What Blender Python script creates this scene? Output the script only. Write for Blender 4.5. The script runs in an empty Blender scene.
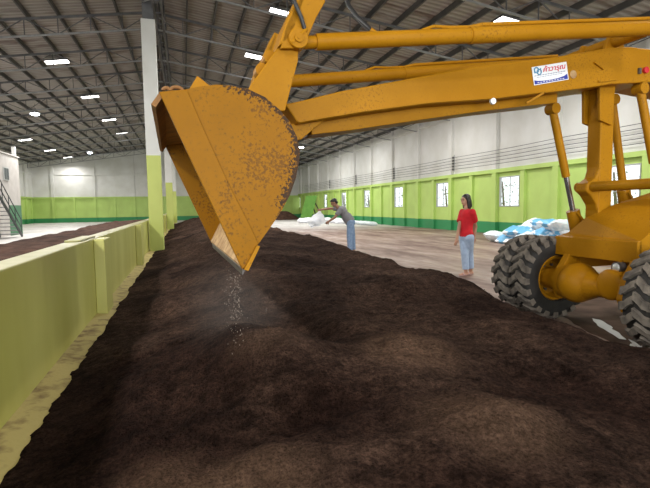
import bpy, bmesh, math, random
from mathutils import Vector, Matrix, noise
random.seed(7)
C = bpy.context.scene.collection
R = math.radians
# ------------------------------------------------------------------ camera
# X = across the hall (right +), Y = along the hall (away +), Z up, metres
F = 480.0
CAM = Vector((0, 0, 1.4))
ROT = Matrix.Rotation(R(-16.3), 3, 'Z') @ Matrix.Rotation(R(90 - 4.47), 3, 'X') @ Matrix.Rotation(R(-0.8), 3, 'Z')
cd = bpy.data.cameras.new('camera'); cam = bpy.data.objects.new('camera', cd); C.objects.link(cam)
cam.matrix_world = Matrix.Translation(CAM) @ ROT.to_4x4()
cd.sensor_width = 36; cd.lens = F / 650 * 36; cd.clip_start = .05; cd.clip_end = 400
bpy.context.scene.camera = cam

def ray(px, py): return ROT @ Vector(((px - 325) / F, (244 - py) / F, -1))
def at_z(px, py, z):                      # point of the photo on a horizontal plane
    d = ray(px, py); return CAM + d * ((z - CAM.z) / d.z)
def at_y(px, py, y):
    d = ray(px, py); return CAM + d * ((y - CAM.y) / d.y)
def at_depth(px, py, Z): return CAM + ray(px, py) * Z

# ------------------------------------------------------------------ materials
def mat(name, col, rough=.6, metal=0, col2=None, scale=4, lo=.35, hi=.65, bump=0, bscale=None, detail=6, spec=.5, trans=None):
    m = bpy.data.materials.new(name); m.use_nodes = True
    nt = m.node_tree; b = nt.nodes['Principled BSDF']
    b.inputs['Roughness'].default_value = rough; b.inputs['Metallic'].default_value = metal
    b.inputs['Specular IOR Level'].default_value = spec
    b.inputs['Base Color'].default_value = (*col, 1)
    tc = nt.nodes.new('ShaderNodeTexCoord')
    if col2:
        n = nt.nodes.new('ShaderNodeTexNoise'); n.inputs['Scale'].default_value = scale; n.inputs['Detail'].default_value = detail
        r = nt.nodes.new('ShaderNodeValToRGB')
        r.color_ramp.elements[0].position = lo; r.color_ramp.elements[1].position = hi
        r.color_ramp.elements[0].color = (*col, 1); r.color_ramp.elements[1].color = (*col2, 1)
        nt.links.new(tc.outputs['Object'], n.inputs['Vector']); nt.links.new(n.outputs['Fac'], r.inputs['Fac'])
        nt.links.new(r.outputs['Color'], b.inputs['Base Color'])
    if bump:
        n2 = nt.nodes.new('ShaderNodeTexNoise'); n2.inputs['Scale'].default_value = bscale or scale * 4; n2.inputs['Detail'].default_value = 8
        bp = nt.nodes.new('ShaderNodeBump'); bp.inputs['Strength'].default_value = bump; bp.inputs['Distance'].default_value = .02
        nt.links.new(tc.outputs['Object'], n2.inputs['Vector']); nt.links.new(n2.outputs['Fac'], bp.inputs['Height'])
        nt.links.new(bp.outputs['Normal'], b.inputs['Normal'])
    return m

def N(nt, kind, **kw):
    n = nt.nodes.new(kind)
    for k, v in kw.items():
        if k in n.inputs: n.inputs[k].default_value = v
        else: setattr(n, k, v)
    return n

def mix(nt, fac, a, b):
    m = nt.nodes.new('ShaderNodeMix'); m.data_type = 'RGBA'
    for sock, v in ((m.inputs[0], fac), (m.inputs[6], a), (m.inputs[7], b)):
        if isinstance(v, (tuple, list)): sock.default_value = (*v, 1) if len(v) == 3 else v
        elif isinstance(v, (int, float)): sock.default_value = v
        else: nt.links.new(v, sock)
    return m.outputs[2]

def ramp(nt, src, lo, hi, c0=(0, 0, 0), c1=(1, 1, 1)):
    r = nt.nodes.new('ShaderNodeValToRGB')
    r.color_ramp.elements[0].position = lo; r.color_ramp.elements[1].position = hi
    r.color_ramp.elements[0].color = (*c0, 1); r.color_ramp.elements[1].color = (*c1, 1)
    nt.links.new(src, r.inputs['Fac']); return r.outputs['Color']

def mathn(nt, op, a, b=None, clamp=False):
    m = nt.nodes.new('ShaderNodeMath'); m.operation = op; m.use_clamp = clamp
    for i, v in enumerate((a, b)):
        if v is None: continue
        if isinstance(v, (int, float)): m.inputs[i].default_value = v
        else: nt.links.new(v, m.inputs[i])
    return m.outputs[0]

WHITE = (.72, .72, .70); LGREEN = (.47, .645, .17); DGREEN = (.03, .26, .09)

def paint_bands(name, z1, z2, lg=LGREEN):
    """dark green skirting, light green dado, white above"""
    m = bpy.data.materials.new(name); m.use_nodes = True; nt = m.node_tree; b = nt.nodes['Principled BSDF']
    g = N(nt, 'ShaderNodeNewGeometry'); s = N(nt, 'ShaderNodeSeparateXYZ'); nt.links.new(g.outputs['Position'], s.inputs[0])
    a = mathn(nt, 'GREATER_THAN', s.outputs['Z'], z1); c = mathn(nt, 'GREATER_THAN', s.outputs['Z'], z2)
    col = mix(nt, a, DGREEN, lg); col = mix(nt, c, col, WHITE)
    n = N(nt, 'ShaderNodeTexNoise', Scale=.9, Detail=6.0); nt.links.new(g.outputs['Position'], n.inputs['Vector'])
    grime = ramp(nt, n.outputs['Fac'], .35, .7, (.86, .85, .82), (1, 1, 1))
    mm = nt.nodes.new('ShaderNodeMix'); mm.data_type = 'RGBA'; mm.blend_type = 'MULTIPLY'; mm.inputs[0].default_value = 1
    nt.links.new(col, mm.inputs[6]); nt.links.new(grime, mm.inputs[7]); nt.links.new(mm.outputs[2], b.inputs['Base Color'])
    b.inputs['Roughness'].default_value = .55
    return m

def floor_material():
    m = bpy.data.materials.new('concrete_floor'); m.use_nodes = True; nt = m.node_tree; b = nt.nodes['Principled BSDF']
    g = N(nt, 'ShaderNodeNewGeometry'); s = N(nt, 'ShaderNodeSeparateXYZ'); nt.links.new(g.outputs['Position'], s.inputs[0])
    mp = N(nt, 'ShaderNodeMapping'); mp.inputs['Scale'].default_value = (.55, .16, 1); mp.inputs['Rotation'].default_value = (0, 0, R(28))
    nt.links.new(g.outputs['Position'], mp.inputs['Vector'])
    n1 = N(nt, 'ShaderNodeTexNoise', Scale=1.6, Detail=9.0, Roughness=.65); nt.links.new(mp.outputs[0], n1.inputs['Vector'])
    n2 = N(nt, 'ShaderNodeTexNoise', Scale=5.0, Detail=8.0); nt.links.new(g.outputs['Position'], n2.inputs['Vector'])
    dust = ramp(nt, n1.outputs['Fac'], .36, .64, (.105, .055, .038), (.33, .235, .19))
    fine = ramp(nt, n2.outputs['Fac'], .3, .7, (.78, .76, .74), (1.1, 1.1, 1.1))
    clean = ramp(nt, n1.outputs['Fac'], .3, .7, (.48, .46, .44), (.66, .65, .63))
    side = mathn(nt, 'GREATER_THAN', s.outputs['X'], -.9)
    far = mathn(nt, 'MULTIPLY', mathn(nt, 'SUBTRACT', s.outputs['Y'], 26.0), .12, True)
    right = mix(nt, far, dust, clean)
    col = mix(nt, side, clean, right)
    mm = nt.nodes.new('ShaderNodeMix'); mm.data_type = 'RGBA'; mm.blend_type = 'MULTIPLY'; mm.inputs[0].default_value = 1
    nt.links.new(col, mm.inputs[6]); nt.links.new(fine, mm.inputs[7]); nt.links.new(mm.outputs[2], b.inputs['Base Color'])
    nt.links.new(ramp(nt, n1.outputs['Fac'], .4, .65, (.75, .75, .75), (.38, .38, .38)), b.inputs['Roughness'])
    return m

def roof_material():
    m = bpy.data.materials.new('corrugated_roof_sheet'); m.use_nodes = True; nt = m.node_tree; b = nt.nodes['Principled BSDF']
    g = N(nt, 'ShaderNodeNewGeometry')
    w = N(nt, 'ShaderNodeTexWave', Scale=1.25, Distortion=.0); w.wave_type = 'BANDS'; w.bands_direction = 'Y'
    nt.links.new(g.outputs['Position'], w.inputs['Vector'])
    mp = N(nt, 'ShaderNodeMapping'); mp.inputs['Scale'].default_value = (.55, 2.6, 1); nt.links.new(g.outputs['Position'], mp.inputs['Vector'])
    n = N(nt, 'ShaderNodeTexNoise', Scale=1.0, Detail=5.0); nt.links.new(mp.outputs[0], n.inputs['Vector'])
    base = ramp(nt, w.outputs['Fac'], .2, .8, (.30, .27, .245), (.40, .37, .34))
    rust = ramp(nt, n.outputs['Fac'], .55, .68)
    nt.links.new(mix(nt, mathn(nt, 'MULTIPLY', rust, .75), base, (.13, .075, .06)), b.inputs['Base Color'])
    bp = N(nt, 'ShaderNodeBump', Strength=.5, Distance=.05); nt.links.new(w.outputs['Fac'], bp.inputs['Height']); nt.links.new(bp.outputs[0], b.inputs['Normal'])
    b.inputs['Roughness'].default_value = .7
    return m

def yellow_paint(name, wear=0.0, dirt=.25, rim=None, cols=((.335, .145, .003), (.40, .18, .008))):
    m = bpy.data.materials.new(name); m.use_nodes = True; nt = m.node_tree; b = nt.nodes['Principled BSDF']
    tc = N(nt, 'ShaderNodeTexCoord')
    n1 = N(nt, 'ShaderNodeTexNoise', Scale=2.2, Detail=5.0); nt.links.new(tc.outputs['Object'], n1.inputs['Vector'])
    n2 = N(nt, 'ShaderNodeTexNoise', Scale=46.0, Detail=7.0, Roughness=.7); nt.links.new(tc.outputs['Object'], n2.inputs['Vector'])
    base = ramp(nt, n1.outputs['Fac'], .3, .7, cols[0], cols[1])
    dm = mathn(nt, 'MULTIPLY', ramp(nt, n2.outputs['Fac'], .5, .75), dirt)
    col = mix(nt, dm, base, (.16, .075, .02))
    if wear:
        area = ramp(nt, n1.outputs['Fac'], .38, .62)
        if rim:
            s = N(nt, 'ShaderNodeSeparateXYZ'); nt.links.new(tc.outputs['Object'], s.inputs[0])
            dx = mathn(nt, 'SUBTRACT', s.outputs['X'], rim[0]); dz = mathn(nt, 'SUBTRACT', s.outputs['Z'], rim[1])
            d = mathn(nt, 'SQRT', mathn(nt, 'ADD', mathn(nt, 'MULTIPLY', dx, dx), mathn(nt, 'MULTIPLY', dz, dz)))
            w0, nx_, nz_ = rim[4]
            sdist = mathn(nt, 'SUBTRACT', mathn(nt, 'ADD', mathn(nt, 'MULTIPLY', s.outputs['X'], nx_), mathn(nt, 'MULTIPLY', s.outputs['Z'], nz_)), w0)
            right = mathn(nt, 'MULTIPLY', mathn(nt, 'SUBTRACT', sdist, .12), 5.0, True)
            edge = mathn(nt, 'MULTIPLY', mathn(nt, 'MULTIPLY', mathn(nt, 'SUBTRACT', d, rim[2]), rim[3], True), right)
            inner = mathn(nt, 'MULTIPLY', mathn(nt, 'ADD', sdist, .10), 8.0, True)
            t2 = mathn(nt, 'SUBTRACT', mathn(nt, 'ADD', n2.outputs['Fac'], mathn(nt, 'ADD', mathn(nt, 'MULTIPLY', area, .17), mathn(nt, 'MULTIPLY', inner, .06))), .645)
            col = mix(nt, mathn(nt, 'MULTIPLY', mathn(nt, 'MULTIPLY', t2, 12.0, True), .75), col, (.10, .042, .008))
            thr = mathn(nt, 'SUBTRACT', mathn(nt, 'ADD', n2.outputs['Fac'], mathn(nt, 'ADD', mathn(nt, 'MULTIPLY', area, .05), mathn(nt, 'MULTIPLY', edge, .30))), .69)
        else:
            thr = mathn(nt, 'SUBTRACT', mathn(nt, 'ADD', n2.outputs['Fac'], mathn(nt, 'MULTIPLY', area, .16)), .70)
        col = mix(nt, mathn(nt, 'MULTIPLY', mathn(nt, 'MULTIPLY', thr, 22.0, True), wear), col, (.03, .016, .010))
    nt.links.new(col, b.inputs['Base Color'])
    b.inputs['Roughness'].default_value = .45; b.inputs['Specular IOR Level'].default_value = .10
    return m

def soil_material(name='dark_compost'):
    m = bpy.data.materials.new(name); m.use_nodes = True; nt = m.node_tree; b = nt.nodes['Principled BSDF']
    tc = N(nt, 'ShaderNodeTexCoord')
    n1 = N(nt, 'ShaderNodeTexNoise', Scale=.8, Detail=6.0, Roughness=.6); nt.links.new(tc.outputs['Object'], n1.inputs['Vector'])
    n2 = N(nt, 'ShaderNodeTexNoise', Scale=45.0, Detail=6.0, Roughness=.75); nt.links.new(tc.outputs['Object'], n2.inputs['Vector'])
    v = N(nt, 'ShaderNodeTexVoronoi', Scale=55.0); nt.links.new(tc.outputs['Object'], v.inputs['Vector'])
    base = ramp(nt, n1.outputs['Fac'], .38, .66, (.032, .019, .0145), (.105, .066, .048))
    fine = ramp(nt, n2.outputs['Fac'], .3, .72, (.22, .22, .22), (1.9, 1.85, 1.8))
    mm = nt.nodes.new('ShaderNodeMix'); mm.data_type = 'RGBA'; mm.blend_type = 'MULTIPLY'; mm.inputs[0].default_value = 1
    nt.links.new(base, mm.inputs[6]); nt.links.new(fine, mm.inputs[7])
    n4 = N(nt, 'ShaderNodeTexNoise', Scale=11.0, Detail=7.0, Roughness=.7); nt.links.new(tc.outputs['Object'], n4.inputs['Vector'])
    m4 = nt.nodes.new('ShaderNodeMix'); m4.data_type = 'RGBA'; m4.blend_type = 'MULTIPLY'; m4.inputs[0].default_value = 1
    nt.links.new(mm.outputs[2], m4.inputs[6]); nt.links.new(ramp(nt, n4.outputs['Fac'], .35, .68, (.45, .44, .44), (1.45, 1.4, 1.35)), m4.inputs[7]); mm = m4
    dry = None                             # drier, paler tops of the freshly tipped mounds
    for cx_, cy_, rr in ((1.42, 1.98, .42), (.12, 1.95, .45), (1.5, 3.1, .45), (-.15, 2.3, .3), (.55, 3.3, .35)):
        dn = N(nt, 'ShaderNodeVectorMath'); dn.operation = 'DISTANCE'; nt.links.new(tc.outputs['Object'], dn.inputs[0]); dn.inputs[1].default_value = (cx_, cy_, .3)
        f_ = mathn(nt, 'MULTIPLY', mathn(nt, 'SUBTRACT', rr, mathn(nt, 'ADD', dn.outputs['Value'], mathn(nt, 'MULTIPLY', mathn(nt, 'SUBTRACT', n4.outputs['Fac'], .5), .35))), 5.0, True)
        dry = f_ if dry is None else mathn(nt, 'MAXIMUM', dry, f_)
    fore_shade = None                            # foreground shade painted into the colour as darker patches, offsetting the added lamps
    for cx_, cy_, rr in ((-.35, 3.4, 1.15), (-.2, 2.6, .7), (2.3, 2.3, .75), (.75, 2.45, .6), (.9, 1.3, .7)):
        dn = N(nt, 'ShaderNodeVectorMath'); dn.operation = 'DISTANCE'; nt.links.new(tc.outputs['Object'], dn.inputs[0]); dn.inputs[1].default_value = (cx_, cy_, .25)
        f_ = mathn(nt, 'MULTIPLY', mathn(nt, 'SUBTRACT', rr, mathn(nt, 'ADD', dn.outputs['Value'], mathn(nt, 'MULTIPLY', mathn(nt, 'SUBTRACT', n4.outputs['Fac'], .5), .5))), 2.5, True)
        fore_shade = f_ if fore_shade is None else mathn(nt, 'MAXIMUM', fore_shade, f_)
    dm_ = nt.nodes.new('ShaderNodeMix'); dm_.data_type = 'RGBA'; dm_.blend_type = 'MULTIPLY'; nt.links.new(mathn(nt, 'MULTIPLY', mathn(nt, 'SUBTRACT', fore_shade, dry, True), .8), dm_.inputs[0])
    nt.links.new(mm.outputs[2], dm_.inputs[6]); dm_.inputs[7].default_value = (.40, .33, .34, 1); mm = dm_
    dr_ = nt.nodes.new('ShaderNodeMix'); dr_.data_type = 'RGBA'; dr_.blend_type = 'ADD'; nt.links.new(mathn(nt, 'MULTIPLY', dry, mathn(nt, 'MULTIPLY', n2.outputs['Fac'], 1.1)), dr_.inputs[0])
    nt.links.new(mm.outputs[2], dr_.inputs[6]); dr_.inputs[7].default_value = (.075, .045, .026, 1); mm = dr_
    n3 = N(nt, 'ShaderNodeTexNoise', Scale=120.0, Detail=2.0); nt.links.new(tc.outputs['Object'], n3.inputs['Vector'])
    fleck = ramp(nt, n3.outputs['Fac'], .74, .78)
    nt.links.new(mix(nt, mathn(nt, 'MULTIPLY', fleck, .5), mm.outputs[2], (.16, .12, .08)), b.inputs['Base Color'])
    h = mathn(nt, 'ADD', mathn(nt, 'MULTIPLY', v.outputs['Distance'], -.6), n2.outputs['Fac'])
    bp = N(nt, 'ShaderNodeBump', Strength=1.0, Distance=.06); nt.links.new(h, bp.inputs['Height']); nt.links.new(bp.outputs[0], b.inputs['Normal'])
    b.inputs['Roughness'].default_value = 1; b.inputs['Specular IOR Level'].default_value = .03
    return m

def emit(name, col, s):
    m = bpy.data.materials.new(name); m.use_nodes = True; nt = m.node_tree
    e = N(nt, 'ShaderNodeEmission', Strength=s); e.inputs['Color'].default_value = (*col, 1)
    nt.links.new(e.outputs[0], nt.nodes['Material Output'].inputs[0]); return m

def divider_material():
    m = bpy.data.materials.new('divider_paint'); m.use_nodes = True; nt = m.node_tree; b = nt.nodes['Principled BSDF']
    g = N(nt, 'ShaderNodeNewGeometry')
    mp = N(nt, 'ShaderNodeMapping'); mp.inputs['Scale'].default_value = (1, 1.1, .25); nt.links.new(g.outputs['Position'], mp.inputs['Vector'])
    n = N(nt, 'ShaderNodeTexNoise', Scale=1.3, Detail=6.0); nt.links.new(mp.outputs[0], n.inputs['Vector'])
    col = ramp(nt, n.outputs['Fac'], .32, .68, (.40, .385, .085), (.53, .515, .155))
    s = N(nt, 'ShaderNodeSeparateXYZ'); nt.links.new(g.outputs['Position'], s.inputs[0])
    top = mathn(nt, 'GREATER_THAN', s.outputs['Z'], 1.028)
    n2 = N(nt, 'ShaderNodeTexNoise', Scale=3.0, Detail=6.0); nt.links.new(g.outputs['Position'], n2.inputs['Vector'])
    tcol = ramp(nt, n2.outputs['Fac'], .4, .6, (.33, .32, .13), (.42, .40, .22))
    nt.links.new(mix(nt, top, col, tcol), b.inputs['Base Color']); b.inputs['Roughness'].default_value = .45
    return m

M = dict(
    floor=floor_material(), roof=roof_material(), divider=divider_material(),
    wall_r=paint_bands('right_wall_paint', .56, 3.03), wall_b=paint_bands('back_wall_paint', .5, 2.85),
    col=paint_bands('column_paint', -.5, 3.08, (.55, .62, .16)),
    steel=mat('grey_steel', (.105, .105, .11), .55, .3, (.15, .15, .155), 3),
    galv=mat('galvanised_chord', (.27, .275, .28), .45, .4, (.35, .35, .35), 5),
    purlin=mat('dark_purlin_steel', (.075, .073, .073), .6, .2, (.11, .105, .10), 2),
    ledge=mat('dirty_ledge', (.50, .41, .15), .8, 0, (.20, .13, .05), 7, .5, .70, .3, 30, 9),
    yellow=yellow_paint('machine_yellow', .35, .25),
    chrome=mat('chrome_rod', (.55, .56, .58), .2, .9),
    rubber=mat('black_rubber', (.016, .015, .014), .7, 0, (.03, .027, .024), 8, spec=.3),
    lug=mat('dusty_rubber', (.17, .145, .118), .9, 0, (.075, .065, .055), 10, .4, .68, spec=.2),
    hose=mat('hydraulic_hose', (.018, .018, .018), .45),
    inside=mat('bucket_inside', (.30, .135, .03), .75, 0, (.13, .06, .02), 6, .35, .7, .2, 40),
    lipdirt_holelight=mat('lip_dirt_hole_light', (.50, .33, .16), .85, 0, (.27, .15, .06), 12, .35, .65, .3, 60),
    worn=mat('worn_steel', (.16, .14, .13), .5, .5, (.07, .06, .055), 12, .3, .7),
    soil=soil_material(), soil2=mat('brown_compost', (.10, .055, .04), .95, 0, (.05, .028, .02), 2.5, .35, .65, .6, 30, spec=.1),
    skin=mat('skin', (.46, .25, .165), .55), skin2=mat('tanned_skin', (.34, .175, .11), .55),
    hair=mat('black_hair', (.012, .010, .010), .45, 0, (.022, .018, .016), 60),
    red=mat('red_cotton', (.62, .012, .022), .85, 0, (.52, .008, .018), 8),
    grey=mat('grey_marl', (.20, .195, .21), .9, 0, (.25, .245, .26), 40),
    jeans=mat('blue_denim', (.16, .25, .40), .9, 0, (.24, .33, .48), 18),
    ljeans=mat('light_denim', (.34, .45, .62), .9, 0, (.44, .55, .72), 18),
    sandal=mat('pink_sandal', (.55, .36, .33), .7), eye=mat('dark_eye', (.01, .008, .007), .3), lip=mat('lip', (.33, .09, .08), .5),
    sack=mat('white_woven_sack', (.86, .87, .90), .6, 0, (.74, .76, .82), 10, .4, .6, .3, 40),
    sackblue=mat('white_blue_sack', (.80, .83, .86), .4, 0, (.13, .42, .68), 3.0, .46, .51, .3, 40, 2),
    plastic=mat('clear_plastic_bag', (.80, .85, .87), .3, 0, (.62, .74, .78), 9, .4, .6, .3, 30),
    panel=mat('green_sheet', (.075, .21, .018), .5, 0, (.10, .26, .03), 3),
    office=mat('office_wall', (.40, .375, .35), .7, 0, (.45, .425, .40), 3),
    officegreen=mat('office_green', (.06, .16, .085), .7),
    glass_dark=mat('dark_window_glass', (.10, .115, .12), .15),
    frame=mat('window_frame', (.42, .43, .42), .5, .2),
    iron=mat('dark_iron', (.05, .055, .06), .5, .4),
    tread=mat('stair_tread', (.25, .25, .25), .6, .2),
    tarp=mat('blue_grey_tarpaulin', (.32, .38, .45), .45, 0, (.5, .55, .6), 4),
    reflector=mat('red_reflector', (.55, .02, .03), .2),
    signwhite=mat('sticker_white', (.80, .82, .84), .4), signblue=mat('sticker_blue', (.02, .035, .30), .4), signred=mat('sticker_red', (.60, .02, .05), .4),
    signgrey=mat('sticker_grey_print', (.25, .28, .38), .4), signteal=mat('sticker_emblem_blue', (.10, .28, .45), .4),
    lens=mat('headlamp_glass', (.82, .85, .87), .12, .6), insul=mat('insulator_dark', (.06, .055, .05), .5),
    leaf=mat('leaves', (.06, .12, .035), .7, 0, (.22, .30, .12), 6, .4, .6), bark=mat('bark', (.16, .12, .08), .9),
    white=mat('white_paint', (.70, .70, .68), .5), ground=mat('outside_ground', (.35, .31, .25), .9, 0, (.45, .42, .35), 2),
    lampglow=emit('roof_light_glow', (1.0, .985, .95), 7.0), lampcool=emit('lamp_glow', (.86, .93, 1.0), 30.0),
)
def pane_material():
    m = bpy.data.materials.new('window_glass'); m.use_nodes = True; nt = m.node_tree
    t = N(nt, 'ShaderNodeBsdfTransparent'); t.inputs[0].default_value = (.93, .95, .95, 1); gl = N(nt, 'ShaderNodeBsdfGlossy', Roughness=.08)
    mx = N(nt, 'ShaderNodeMixShader'); mx.inputs[0].default_value = .08
    nt.links.new(t.outputs[0], mx.inputs[1]); nt.links.new(gl.outputs[0], mx.inputs[2]); nt.links.new(mx.outputs[0], nt.nodes['Material Output'].inputs[0]); return m
M['pane'] = pane_material()
def wet_glare_material():
    m = bpy.data.materials.new('wet_glare_film'); m.use_nodes = True; b = m.node_tree.nodes['Principled BSDF']
    b.inputs['Base Color'].default_value = (.60, .60, .61, 1); b.inputs['Roughness'].default_value = .4  # pale base colour stands in for glare on the wet film
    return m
M['grain'] = mat('soil_grain', (.24, .19, .15), .9); M['wet'] = wet_glare_material(); M['wetdark'] = mat('wet_floor', (.06, .038, .028), .8, 0, (.13, .085, .062), 3, spec=.05)
def dust_material():
    m = bpy.data.materials.new('dust'); m.use_nodes = True; nt = m.node_tree; nt.nodes.remove(nt.nodes['Principled BSDF'])
    tc = N(nt, 'ShaderNodeTexCoord'); ln = N(nt, 'ShaderNodeVectorMath'); ln.operation = 'LENGTH'; nt.links.new(tc.outputs['Object'], ln.inputs[0])
    n = N(nt, 'ShaderNodeTexNoise', Scale=2.2, Detail=4.0); nt.links.new(tc.outputs['Object'], n.inputs['Vector'])
    f = mathn(nt, 'SUBTRACT', 1.0, ln.outputs['Value'], True); d = mathn(nt, 'MULTIPLY', mathn(nt, 'MULTIPLY', f, n.outputs['Fac']), .17)
    v = N(nt, 'ShaderNodeVolumeScatter'); v.inputs['Color'].default_value = (.8, .74, .68, 1); nt.links.new(d, v.inputs['Density']); nt.links.new(v.outputs[0], nt.nodes['Material Output'].inputs['Volume']); return m
M['dust'] = dust_material()

# ------------------------------------------------------------------ mesh helpers
REF = None; LB = 0
class MB:
    def __init__(s): s.v = []; s.f = []; s.m = []; s.mi = 0
    def face(s, idx): s.f.append(tuple(idx)); s.m.append(s.mi)
    def box(s, x0, x1, y0, y1, z0, z1):
        b = len(s.v)
        s.v += [Vector(p) for p in ((x0,y0,z0),(x1,y0,z0),(x1,y1,z0),(x0,y1,z0),(x0,y0,z1),(x1,y0,z1),(x1,y1,z1),(x0,y1,z1))]
        for q in ((0,3,2,1),(4,5,6,7),(0,1,5,4),(1,2,6,5),(2,3,7,6),(3,0,4,7)): s.face([b+i for i in q])
        return s
    def prism(s, pts, y0, y1):            # polygon in (x, z) carried along y
        b = len(s.v); n = len(pts)
        s.v += [Vector((p[0], y0, p[1])) for p in pts] + [Vector((p[0], y1, p[1])) for p in pts]
        s.face([b+i for i in range(n)]); s.face([b+n+i for i in reversed(range(n))])
        for i in range(n):
            j = (i+1) % n; s.face((b+j, b+i, b+n+i, b+n+j))
        return s
    def hexa(s, bot, top):                # two matching quads
        b = len(s.v); s.v += [Vector(p) for p in bot] + [Vector(p) for p in top]; n = len(bot)
        s.face([b+i for i in reversed(range(n))]); s.face([b+n+i for i in range(n)])
        for i in range(n):
            j = (i+1) % n; s.face((b+i, b+j, b+n+j, b+n+i))
        return s
    def beam(s, p, q, w, h=None, up=(0, 0, 1)):
        h = h or w; p = Vector(p); q = Vector(q); d = (q-p).normalized(); u = Vector(up)
        if abs(d.dot(u)) > .98: u = Vector((1, 0, 0))
        r = d.cross(u).normalized(); u = r.cross(d)
        c = [r*a*w/2 + u*b_*h/2 for a, b_ in ((-1,-1),(1,-1),(1,1),(-1,1))]
        return s.hexa([p+k for k in c], [q+k for k in c])
    def tube(s, pts, rad, n=12, caps=True):
        pts = [Vector(p) for p in pts]; b = len(s.v)
        rads = rad if isinstance(rad, (list, tuple)) else [rad]*len(pts)
        t0 = (pts[1]-pts[0]).normalized(); u = t0.orthogonal().normalized()
        for i, p in enumerate(pts):
            t = (pts[min(i+1, len(pts)-1)] - pts[max(i-1, 0)])
            if t.length < 1e-9: t = t0
            t = t.normalized()
            u = (u - t*u.dot(t)); u = u.normalized() if u.length > 1e-6 else t.orthogonal().normalized()
            w = t.cross(u)
            for k in range(n):
                a = 2*math.pi*k/n; s.v.append(p + (u*math.cos(a) + w*math.sin(a))*rads[i])
        for i in range(len(pts)-1):
            for k in range(n):
                k2 = (k+1) % n; s.face((b+i*n+k, b+i*n+k2, b+(i+1)*n+k2, b+(i+1)*n+k))
        if caps:
            s.face([b+k for k in reversed(range(n))]); s.face([b+(len(pts)-1)*n+k for k in range(n)])
        return s
    def ball(s, c, r, nu=14, nv=9, mat3=None):
        c = Vector(c); r = (r, r, r) if isinstance(r, (int, float)) else r; b = len(s.v)
        def put(x, y, z):
            p = Vector((x*r[0], y*r[1], z*r[2])); s.v.append(c + (mat3 @ p if mat3 else p))
        put(0, 0, -1)
        for i in range(1, nv):
            ph = -math.pi/2 + math.pi*i/nv
            for k in range(nu): a = 2*math.pi*k/nu; put(math.cos(ph)*math.cos(a), math.cos(ph)*math.sin(a), math.sin(ph))
        put(0, 0, 1); e = len(s.v)-1
        for k in range(nu):
            k2 = (k+1) % nu; s.face((b, b+1+k2, b+1+k)); s.face((e, e-nu+k, e-nu+k2))
            for i in range(nv-2):
                o = b+1+i*nu; s.face((o+k, o+k2, o+nu+k2, o+nu+k))
        return s
    def lathe_y(s, c, prof, n=40, closed=False):     # profile of (radius, y), turned about the y axis
        c = Vector(c); b = len(s.v); m = len(prof)
        for k in range(n):
            a = 2*math.pi*k/n
            for r, y in prof: s.v.append(c + Vector((math.cos(a)*r, y, math.sin(a)*r)))
        for k in range(n):
            k2 = (k+1) % n
            for i in range(m if closed else m-1):
                j = (i+1) % m; s.face((b+k*m+i, b+k*m+j, b+k2*m+j, b+k2*m+i))
        return s
    def build(s, name, mats, parent=None, smooth=False, bevel=0, fix=True):
        me = bpy.data.meshes.new(name); me.from_pydata([tuple(v) for v in s.v], [], s.f); me.update()
        mats = mats if isinstance(mats, (list, tuple)) else [mats]
        for m in mats: me.materials.append(m)
        for p, i in zip(me.polygons, s.m): p.material_index = i; p.use_smooth = smooth
        if fix:
            bm = bmesh.new(); bm.from_mesh(me); bmesh.ops.recalc_face_normals(bm, faces=bm.faces); bm.to_mesh(me); bm.free()
        if smooth:
            try: me.set_sharp_from_angle(angle=R(40))
            except Exception: pass
        o = bpy.data.objects.new(name, me); C.objects.link(o)
        if parent:
            o.parent = parent
            if parent.name.startswith('wheel_loader') and REF is LB: o.location = BO
        if bevel:
            bv = o.modifiers.new('bevel', 'BEVEL'); bv.width = bevel; bv.segments = 2; bv.limit_method = 'ANGLE'
        return o

def tag(o, label=None, cat=None, group=None, kind=None):
    for k, v in (('label', label), ('category', cat), ('group', group), ('kind', kind)):
        if v: o[k] = v
    return o
def empty(name, loc, rz=0):
    o = bpy.data.objects.new(name, None); C.objects.link(o); o.location = loc; o.rotation_euler = (0, 0, rz); o.empty_display_size = .2
    return o
def struct(o): o['kind'] = 'structure'; return o
def copy_tree(o, parent=None):
    c = o.copy(); C.objects.link(c); c.parent = parent
    for ch in [x for x in bpy.data.objects if x.parent == o]: copy_tree(ch, c)
    return c

# ------------------------------------------------------------------ the hall
RX, LX, BY, FY = 14.2, -15.9, 60.0, -10.0
RIDGE_X, RIDGE_Z, EAVE = -.86, 8.75, 6.55
def roof_z(x): return RIDGE_Z - (RIDGE_Z-EAVE)*abs(x-RIDGE_X)/(RX-RIDGE_X)

struct(MB().box(LX-.2, RX+.2, FY-.2, BY+.2, -.2, 0).build('floor', M['floor']))
for nm, x0, x1 in (('ceiling_left', LX-.4, RIDGE_X), ('ceiling_right', RIDGE_X, RX+.4)):
    b = MB(); z0, z1 = roof_z(x0)+.22, roof_z(x1)+.22
    b.hexa([(x0,FY-.3,z0),(x1,FY-.3,z1),(x1,BY+.3,z1),(x0,BY+.3,z0)], [(x0,FY-.3,z0+.05),(x1,FY-.3,z1+.05),(x1,BY+.3,z1+.05),(x0,BY+.3,z0+.05)])
    struct(b.build(nm, M['roof']))

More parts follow.
